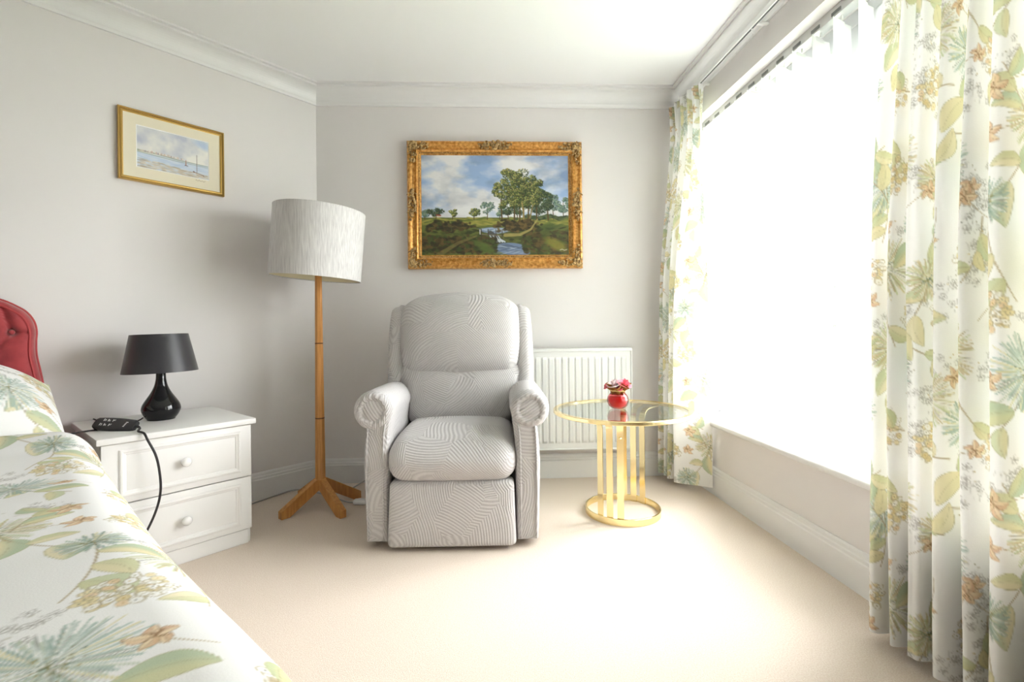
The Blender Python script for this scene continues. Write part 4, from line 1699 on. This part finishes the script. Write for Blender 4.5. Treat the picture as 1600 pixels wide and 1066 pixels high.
# headboard: shaped outline, padded, buttoned
half = [(1.205, 0.35), (1.208, 0.60), (1.216, 0.70), (1.226, 0.775), (1.237, 0.845), (1.238, 0.90), (1.236, 0.94), (1.243, 0.98), (1.262, 1.015), (1.288, 1.038), (1.338, 1.066), (1.42, 1.085), (1.50, 1.085), (1.58, 1.085), (1.66, 1.12), (1.76, 1.155), (1.90, 1.17)]
cS = 1.90
outl = half + [(2 * cS - s, z) for s, z in half[::-1][1:]]
outl = [(p.x, p.z) for p in smooth_path([(s, 0, z) for s, z in outl], 6)]
outl += [(2 * cS - 1.205 - k * (2 * (cS - 1.205)) / 30, 0.35) for k in range(1, 30)]
NO, NR = len(outl), 70
oc = np.array(outl)
cen = np.array([cS, 0.72])
rho = np.linspace(1, 0.02, NR) ** 0.8
SS = cen[0] + (oc[None, :, 0] - cen[0]) * rho[:, None]
ZZ = cen[1] + (oc[None, :, 1] - cen[1]) * rho[:, None]
edge = np.minimum(1, (1 - rho)[:, None] * np.hypot(oc[:, 0] - cen[0], oc[:, 1] - cen[1])[None] / 0.055)
dep = 0.070 + 0.045 * np.sqrt(np.clip(1 - (1 - edge) ** 2, 0, 1))
butt = []
for j in range(4):
    for i in range(-3, 4):
        s = cS + i * 0.198 + (0.0 if j % 2 == 0 else 0.099)
        z = 0.938 - j * 0.13 + (0.0)
        if abs(s - cS) < 0.61:
            butt.append((s, z))
butt = [(1.307, 0.938) if (abs(s - 1.306) < .02 and abs(z - .938) < .01) else (s, z) for s, z in butt]
butt += [(cS + k * .198 + .099, 1.06) for k in range(-2, 2)]
for s, z in butt:
    dep -= 0.026 * np.exp(-((SS - s) ** 2 + (ZZ - z) ** 2) / 0.016 ** 2)


def crease(p, q_, d=0.014, w=0.010):
    global dep
    dx, dz = q_[0] - p[0], q_[1] - p[1]
    t = np.clip(((SS - p[0]) * dx + (ZZ - p[1]) * dz) / (dx * dx + dz * dz), 0, 1)
    dist = np.hypot(SS - p[0] - t * dx, ZZ - p[1] - t * dz)
    dep = dep - d * np.exp(-(dist / w) ** 2)


crease((1.307, 0.938), (1.338, 1.055), .018, .007)
crease((1.307, 0.938), (1.245, 0.935), .006, .006)
for i in range(len(butt)):
    for j in range(i + 1, len(butt)):
        dx, dz = butt[j][0] - butt[i][0], butt[j][1] - butt[i][1]
        if 0.12 < math.hypot(dx, dz) < 0.175 and abs(dx) > .05:
            crease(butt[i], butt[j], .010, .008)
pos = np.zeros((NR + 2, NO + 1, 3))
PXs, PYs = LW(0, 0), None
allS = np.concatenate([oc[None, :, 0], oc[None, :, 0], SS], 0)
allZ = np.concatenate([oc[None, :, 1], oc[None, :, 1], ZZ], 0)
allN = np.concatenate([np.full((1, NO), 0.022), np.full((1, NO), 0.06), dep], 0)
allS, allZ, allN = [np.concatenate([a, a[:, :1]], 1) for a in (allS, allZ, allN)]
pos[..., 0] = P0[0] + LU[0] * allS + LN[0] * allN - bo.x
pos[..., 1] = P0[1] + LU[1] * allS + LN[1] * allN - bo.y
pos[..., 2] = allZ
hb_ = grid_mesh('headboard', pos, 'velvet', bed)
hb_['label'] = 'buttoned red velvet headboard with piped edge'
inn = [(cen[0] + (a - cen[0]) * .968, cen[1] + (b - cen[1]) * .955) for a, b in outl]
MB().tube([BF(a, 0.107, b) for a, b in inn if b > .5], 0.0045, 6).build('piping', 'velvet_piping', hb_, True)
MB().tube([BF(a, 0.068, b) for a, b in outl if b > .4], 0.006, 6).build('piping', 'velvet_piping', hb_, True)
for s, z in butt:
    MB().ball((0, 0, 0), (.011, .011, .011), 12, 8, lambda x, y, zz, s=s, z=z: (BF(s, 0.094, z)[0] + x, BF(s, 0.094, z)[1] + y, BF(s, 0.094, z)[2] + zz)).build('button', 'velvet', hb_, True)

# pillow: puffed case in the same print, propped on the headboard
def softnoise(S, N, seed, fr):
    g = np.random.default_rng(seed)
    out = np.zeros_like(S)
    for _ in range(10):
        kx, ky = g.normal(0, fr[0]), g.normal(0, fr[1])
        out += np.sin(kx * S + ky * N + g.uniform(0, 6.28))
    return out / 10


def pillow(name, s0, s1, na, za, nb_, zb, thick, label, uv, nu=150, nv=120):
    U, V = np.meshgrid(np.linspace(-1, 1, nu), np.linspace(-1, 1, nv))
    rows = []
    cols = []
    o = None
    L = math.hypot(nb_ - na, zb - za)
    dn, dz = (nb_ - na) / L, (zb - za) / L
    nn, nz = -dz, dn
    if nz < 0:
        nn, nz = -nn, -nz
    parts = []
    for sgn in (1, -1):
        T_ = thick * (np.clip(1 - np.abs(U) ** 2.2, 0, 1) ** 0.7) * (np.clip(1 - np.abs(V) ** 2.4, 0, 1) ** 0.6)
        T_ = T_ * (1 if sgn > 0 else 0.18) + 0.006 * softnoise(U * 3, V * 3, 4, (1.6, 1.6)) * (1 - U ** 2) * (1 - V ** 2)
        pin = 1 - 0.05 * (np.abs(V) ** 2) * 0 
        S = (s0 + s1) / 2 + (s1 - s0) / 2 * U * (1 - 0.06 * (1 - V ** 2) * 0) 
        t = (V + 1) / 2 * L
        N_ = na + dn * t + nn * T_ * sgn
        Z_ = za + dz * t + nz * T_ * sgn
        pos = np.stack([P0[0] + LU[0] * S + LN[0] * N_, P0[1] + LU[1] * S + LN[1] * N_, Z_], -1)
        if sgn < 0:
            pos = pos[:, ::-1]
        parts.append((pos, print_colours(uv[0] + S, uv[1] + t) if sgn > 0 else print_colours(uv[0] + S, uv[1] + t)[:, ::-1]))
    # two faces stitched into one grid: front rows then back rows in reverse order
    pos = np.concatenate([parts[0][0], parts[1][0][::-1, ::-1][1:]], 0)
    col = np.concatenate([parts[0][1], parts[1][1][::-1, ::-1][1:]], 0)
    ob = grid_mesh(name, pos, 'floral', None, col)
    return tag(ob, label, 'pillow')


pillow('pillow', 1.205, 1.89, 0.120, 0.725, 0.60, 0.555, 0.215, 'plump pillow in floral print case leaning on red headboard', (0.15, 0.33))

def smoothstep(x, a, b):
    t = np.clip((x - a) / (b - a), 0, 1)
    return t * t * (3 - 2 * t)


# duvet: over the mattress, falling down the sides and the foot
def build_duvet():
    rE = 0.115                              # radius of the rolled edge
    side = 0.24
    zt = 0.565
    w = BS1 - 1.135 + .06
    flat = w - 2 * rE
    arc = rE * PI / 2
    # finer spacing near the visible edge
    a1 = np.linspace(0, side + arc + 0.55, 300)
    a2 = np.linspace(side + arc + 0.55, 2 * side + 2 * arc + flat, 110)[1:]
    aa = np.concatenate([a1, a2])
    tot = aa[-1]

    def cross(a):
        a = np.asarray(a)
        s = np.empty_like(a)
        z = np.empty_like(a)
        mir = a > tot / 2
        b = np.where(mir, tot - a, a)
        k1 = b < side
        k2 = (b >= side) & (b < side + arc)
        k3 = b >= side + arc
        th = np.clip((b - side) / rE, 0, PI / 2)
        s = np.where(k1, 0, np.where(k2, rE * (1 - np.cos(th)), rE + b - side - arc))
        z = np.where(k1, zt - rE - (side - b), np.where(k2, zt - rE + rE * np.sin(th), zt))
        s = np.where(mir, w - s, s)
        return s, z
    L1 = 1.70
    bb = np.concatenate([L1 * (1 - (1 - np.linspace(0, 1, 560)) ** 1.15), np.linspace(L1, L1 + 0.12 * PI / 2 + 0.26, 60)[1:]])
    Ag, Bg = np.meshgrid(aa, bb)
    s, z = cross(Ag)
    top = np.clip((z - (zt - rE)) / rE, 0, 1)
    n0 = 0.57
    rF = 0.12
    thf = np.clip((Bg - L1) / rF, 0, PI / 2)
    n_ = n0 + np.minimum(Bg, L1) + rF * np.sin(thf)
    drop = rF * (1 - np.cos(thf)) + np.clip(Bg - L1 - rF * PI / 2, 0, None)
    sx = 1.130 + 0.050 * (n_ - 0.6) + s
    sx = sx - 0.024 * smoothstep(n_, 1.65, 2.25) * (1 - s / w)
    # lift over the end of the pillow, gentle plumpness and cross creases
    hump = 0.045 * np.exp(-((n_ - 0.57) / 0.26) ** 2)
    puff = 0.016 * softnoise(sx, n_, 3, (3.0, 5.0)) + 0.010 * np.sin(n_ * 21 + 2.0 * np.sin(sx * 5)) * np.exp(-((n_ - .75) / .45) ** 2) + 0.006 * softnoise(sx, n_, 9, (8, 16))
    z = z + (hump + puff) * (0.25 + 0.75 * top) - drop
    first = np.clip(Bg / 0.05, 0, 1)
    z = z - 0.04 * (1 - first) ** 2
    sx = sx + (1 - top) * 0.012 * np.sin(n_ * 14 + 1) * (s < w / 2) * np.clip((zt - .1 - z) / .2, 0, 1)
    z = np.maximum(z, 0.06)
    pos = np.stack([P0[0] + LU[0] * sx + LN[0] * n_, P0[1] + LU[1] * sx + LN[1] * n_, z], -1)
    col = print_colours(Ag + 0.02, Bg + 0.1)
    ob = grid_mesh('duvet', pos, 'floral', None, col)
    return tag(ob, 'white floral print duvet spread over the bed', 'duvet')


build_duvet()

# ================================================================== CURTAINS
def curtain(name, plan_bottom, plan_top, z0, z1, per, nrow, label, uv, ncol):
    """plan lists: (inwards offset, t) along the cloth; the shape goes from the gathered heading to the open hem"""
    pb = smooth_path([(i, t, 0) for i, t in plan_bottom], per)
    ptp = smooth_path([(i, t, 0) for i, t in plan_top], per)
    Bp = np.array([(p.x, p.y) for p in pb])
    Tp = np.array([(p.x, p.y) for p in ptp])
    arc = np.concatenate([[0], np.cumsum(np.hypot(*(Bp[1:] - Bp[:-1]).T))])
    even = np.linspace(0, arc[-1], ncol)      # columns evenly spaced along the cloth
    Bp = np.stack([np.interp(even, arc, Bp[:, i]) for i in (0, 1)], 1)
    Tp = np.stack([np.interp(even, arc, Tp[:, i]) for i in (0, 1)], 1)
    arc = even
    v = np.linspace(0, 1, nrow)[:, None]      # 0 at the top
    z = z1 + (z0 - z1) * v
    k = smoothstep(v, 0.02, 0.55) * 0.75 + 0.25 * v
    pinch = np.exp(-((v - 0.13) / 0.05) ** 2) * 0.0
    I = Tp[None, :, 0] * (1 - k) + Bp[None, :, 0] * k
    T_ = Tp[None, :, 1] * (1 - k) + Bp[None, :, 1] * k
    # heading: fine pencil pleats near the top
    hd = np.exp(-(v / 0.055) ** 2)
    I = I + hd * 0.012 * np.sin(arc[None] * 150)
    I = I + 0.006 * np.sin(arc[None] * 9 + v * 7) * v
    x = RZERO[0] + RD[0] * T_ - RO[0] * I
    y = RZERO[1] + RD[1] * T_ - RO[1] * I
    pos = np.stack([x, y, np.broadcast_to(z, x.shape)], -1)
    col = print_colours(np.broadcast_to(uv[0] + arc[None], x.shape), np.broadcast_to(uv[1] + v * (z1 - z0), x.shape))
    ob = grid_mesh(name, pos, 'floral', None, col)
    return tag(ob, label, 'curtain')


bot = [(.04, 3.00), (.19, 2.985), (.205, 2.965), (.10, 2.955), (.08, 2.935), (.19, 2.93), (.205, 2.905), (.10, 2.895), (.08, 2.87), (.185, 2.87), (.20, 2.845), (.11, 2.835), (.09, 2.81), (.17, 2.815), (.195, 2.80), (.200, 2.775), (.15, 2.735), (.09, 2.70), (.035, 2.665)]
topp = []
for i, (a, t) in enumerate(bot):
    k = i / (len(bot) - 1)
    topp.append((0.045 + 0.065 * (a - 0.03) / 0.17, 3.00 - 0.33 * k))
for j_, i_v in zip(range(-5, 0), (.105, .062, .100, .060, .085)):
    topp[j_] = (i_v, topp[j_][1])
ZTR = 2.268
curtain('curtain', bot, topp, 0.045, ZTR, 9, 470, 'floral print curtain hanging in the corner beside the glass table', (0.28, 0.0), 230)

bot, topp = [], []
g = random.Random(12)
t = 1.462
nf = 10
stepv = [0.066, 0.052, 0.070, 0.078, 0.066, 0.074, 0.082, 0.086, 0.078, 0.08]
for i in range(nf):
    st = stepv[i]
    A_ = 0.175 + g.uniform(-.012, .012)
    bi = 0.055 + g.uniform(-.015, .015)
    if i == 0:
        bot += [(0.10, t + .004), (A_ - .02, t + .006)]
    bot += [(A_, t - st * .18), (A_ - .012, t - st * .42), (bi + .02, t - st * .52), (bi, t - st * .72), (bi + .03, t - st * .92), (A_ - .02, t - st * .98)]
    t -= st
for i, (a, tt) in enumerate(bot):
    topp.append((0.055 + 0.42 * (a - 0.06), 1.455 + (tt - 1.462) * 0.93))
curtain('curtain', bot, topp, 0.028, ZTR, 12, 580, 'floral print curtain hanging beside the open end of the vertical blind', (0.0, 0.18), 760)

tr = thing('curtain_track', 'slim white curtain track fixed under the cornice above the window', 'curtain track', RW(1.6, -0.06, ZTR))
to = tr.location


def TRF(t, o, z):
    p = RW(t, o, z)
    return (p.x - to.x, p.y - to.y, p.z - to.z)


MB().bbox((0.0, -0.080, ZTR + .004), (3.03, -0.062, ZTR + .030), .003, TRF).build('rail', 'trim', tr, 'auto')
MB().box((0.0, -0.074, ZTR + .002), (3.03, -0.067, ZTR + .005), TRF).build('rail_slot', 'slot', tr)
for t in (0.3, 1.0, 1.72, 2.18, 2.72):
    MB().bbox((t - .008, -0.064, ZTR + .016), (t + .008, 0.0, ZTR + .026), .002, TRF).build('bracket', 'trim', tr)
for t in (1.80, 1.815, 2.19):
    MB().tube([TRF(t, -.071, ZTR + .003), TRF(t, -.071, ZTR - .012), TRF(t, -.064, ZTR - .02), TRF(t, -.071, ZTR - .026)], .003, 6).build('glider', 'trim', tr)

# ================================================================== VERTICAL BLIND
bl = thing('vertical_blind', 'white vertical slat blind drawn across the window', 'blind', RW(1.7, 0.085, WZ1))
blo = bl.location


def VF(t, o, z):
    p = RW(t, o, z)
    return (p.x - blo.x, p.y - blo.y, p.z - blo.z)


hr = MB()
hr.bbox((WT0 + .02, 0.062, WZ1 - .040), (WT1 - .02, 0.108, WZ1), .002, VF)
hr.build('head_rail', 'alu', bl, 'auto')
SZ1, SZ0 = WZ1 - 0.062, 0.462
ns = 22
sp_ = 0.1125
base_dir = (0.115, 0.057)
for i in range(ns):
    tc = 2.865 - i * sp_
    if tc < WT0 + .07:
        break
    ang = math.atan2(0.057 - (-0.0), 0.115) + g.uniform(-.05, .05)
    if i == 10:
        ang += 0.16
    c = RW(tc, 0.085, 0)
    d = Vector((math.cos(ang), math.sin(ang), 0))
    nrm = Vector((-d.y, d.x, 0))
    v, f = [], []
    m = 7
    for j in range(m):
        u = (j / (m - 1) - .5)
        for z in (SZ1, SZ0):
            p = c + d * (u * 0.127) + nrm * (0.006 * (1 - 4 * u * u)) - blo
            v.append((p.x, p.y, z - blo.z))
    for j in range(m - 1):
        f.append([j * 2, j * 2 + 1, j * 2 + 3, j * 2 + 2])
    s = MB().add(v, f).build('slat', 'slat', bl, True)
    cp = c - blo
    hk = MB()
    hk.tube([(cp.x, cp.y, WZ1 - .04 - blo.z), (cp.x, cp.y, SZ1 + .004 - blo.z)], .004, 6)
    hk.bbox((-.028, -.002, SZ1 - .012 - blo.z), (.028, .002, SZ1 + .006 - blo.z), .001, lambda x, y, z: tuple(cp.xy.to_3d() + d * x + nrm * (y + .006) + Vector((0, 0, z))), 1)
    hk.build('hanger', 'trim', s)
    MB().bbox((tc - .024, .0585, WZ1 - .034), (tc + .024, .0625, WZ1 - .020), .001, VF, 1).build('carrier', 'carrier', bl)
    wt = MB()
    wt.bbox((-.058, -.002, SZ0 - .004 - blo.z), (.058, .002, SZ0 + .028 - blo.z), .001, lambda x, y, z: tuple(cp.xy.to_3d() + d * x + nrm * (y + .003) + Vector((0, 0, z))), 1)
    wt.build('weight', 'trim', s)
    e = c - d * 0.060 - blo
    MB().tube([(e.x, e.y, SZ0 + .004 - blo.z), (e.x, e.y, SZ0 - .030 - blo.z)], .0024, 6).build('chain_clip', 'alu', s)
    if tc - sp_ > WT0 + .07:
        e2 = RW(tc - sp_, .085, 0) - d * 0.060 - blo
        pts = []
        for k in range(13):
            u = k / 12
            p = e * (1 - u) + e2 * u
            pts.append((p.x, p.y, SZ0 - .008 - .030 * (1 - (2 * u - 1) ** 2) - blo.z))
        MB().tube(pts, .0016, 5).build('link_chain', 'trim', bl)

# ================================================================== OUTSIDE
gd = MB()
gd.box((1.8, -14, -0.45), (26, 26, -0.35))
struct(gd.build('ground_outside', 'lawn'), 'lawn outside the window', 'lawn')


def tree(x, y, h, rad_, seed, label):
    g = random.Random(seed)
    t = thing('garden_tree', label, 'tree', (x, y, -0.35), 0, 'garden trees outside the window')
    MB().tube([(0, 0, 0), (0.05, .02, h * .3), (0, .05, h * .6), (0.06, 0, h * .85)], [.11, .09, .06, .03], 10).build('trunk', 'bark', t, True)
    mb = MB()
    for _ in range(2600):
        a, b, r = g.uniform(0, 2 * PI), math.acos(g.uniform(-1, 1)), g.random() ** .4
        c = Vector((rad_ * r * math.sin(b) * math.cos(a), rad_ * r * math.sin(b) * math.sin(a), h * .58 + h * .42 * r * math.cos(b)))
        u = Vector((g.gauss(0, 1), g.gauss(0, 1), g.gauss(0, 1))).normalized()
        w = u.cross(Vector((g.gauss(0, 1), g.gauss(0, 1), g.gauss(0, 1)))).normalized()
        L = g.uniform(.07, .13)
        mb.add([c - u * L, c + w * L * .5, c + u * L, c - w * L * .5], [[0, 1, 2, 3]])
    o = mb.build('foliage', 'leaf', t)
    o['kind'] = 'stuff'


tree(5.4, 7.3, 4.6, 1.5, 1, 'leafy garden tree glimpsed between the blind slats')
tree(8.2, 9.6, 5.2, 1.9, 2, 'leafy garden tree glimpsed between the blind slats')
tree(9.4, 5.2, 4.2, 1.5, 3, 'leafy garden tree glimpsed between the blind slats')
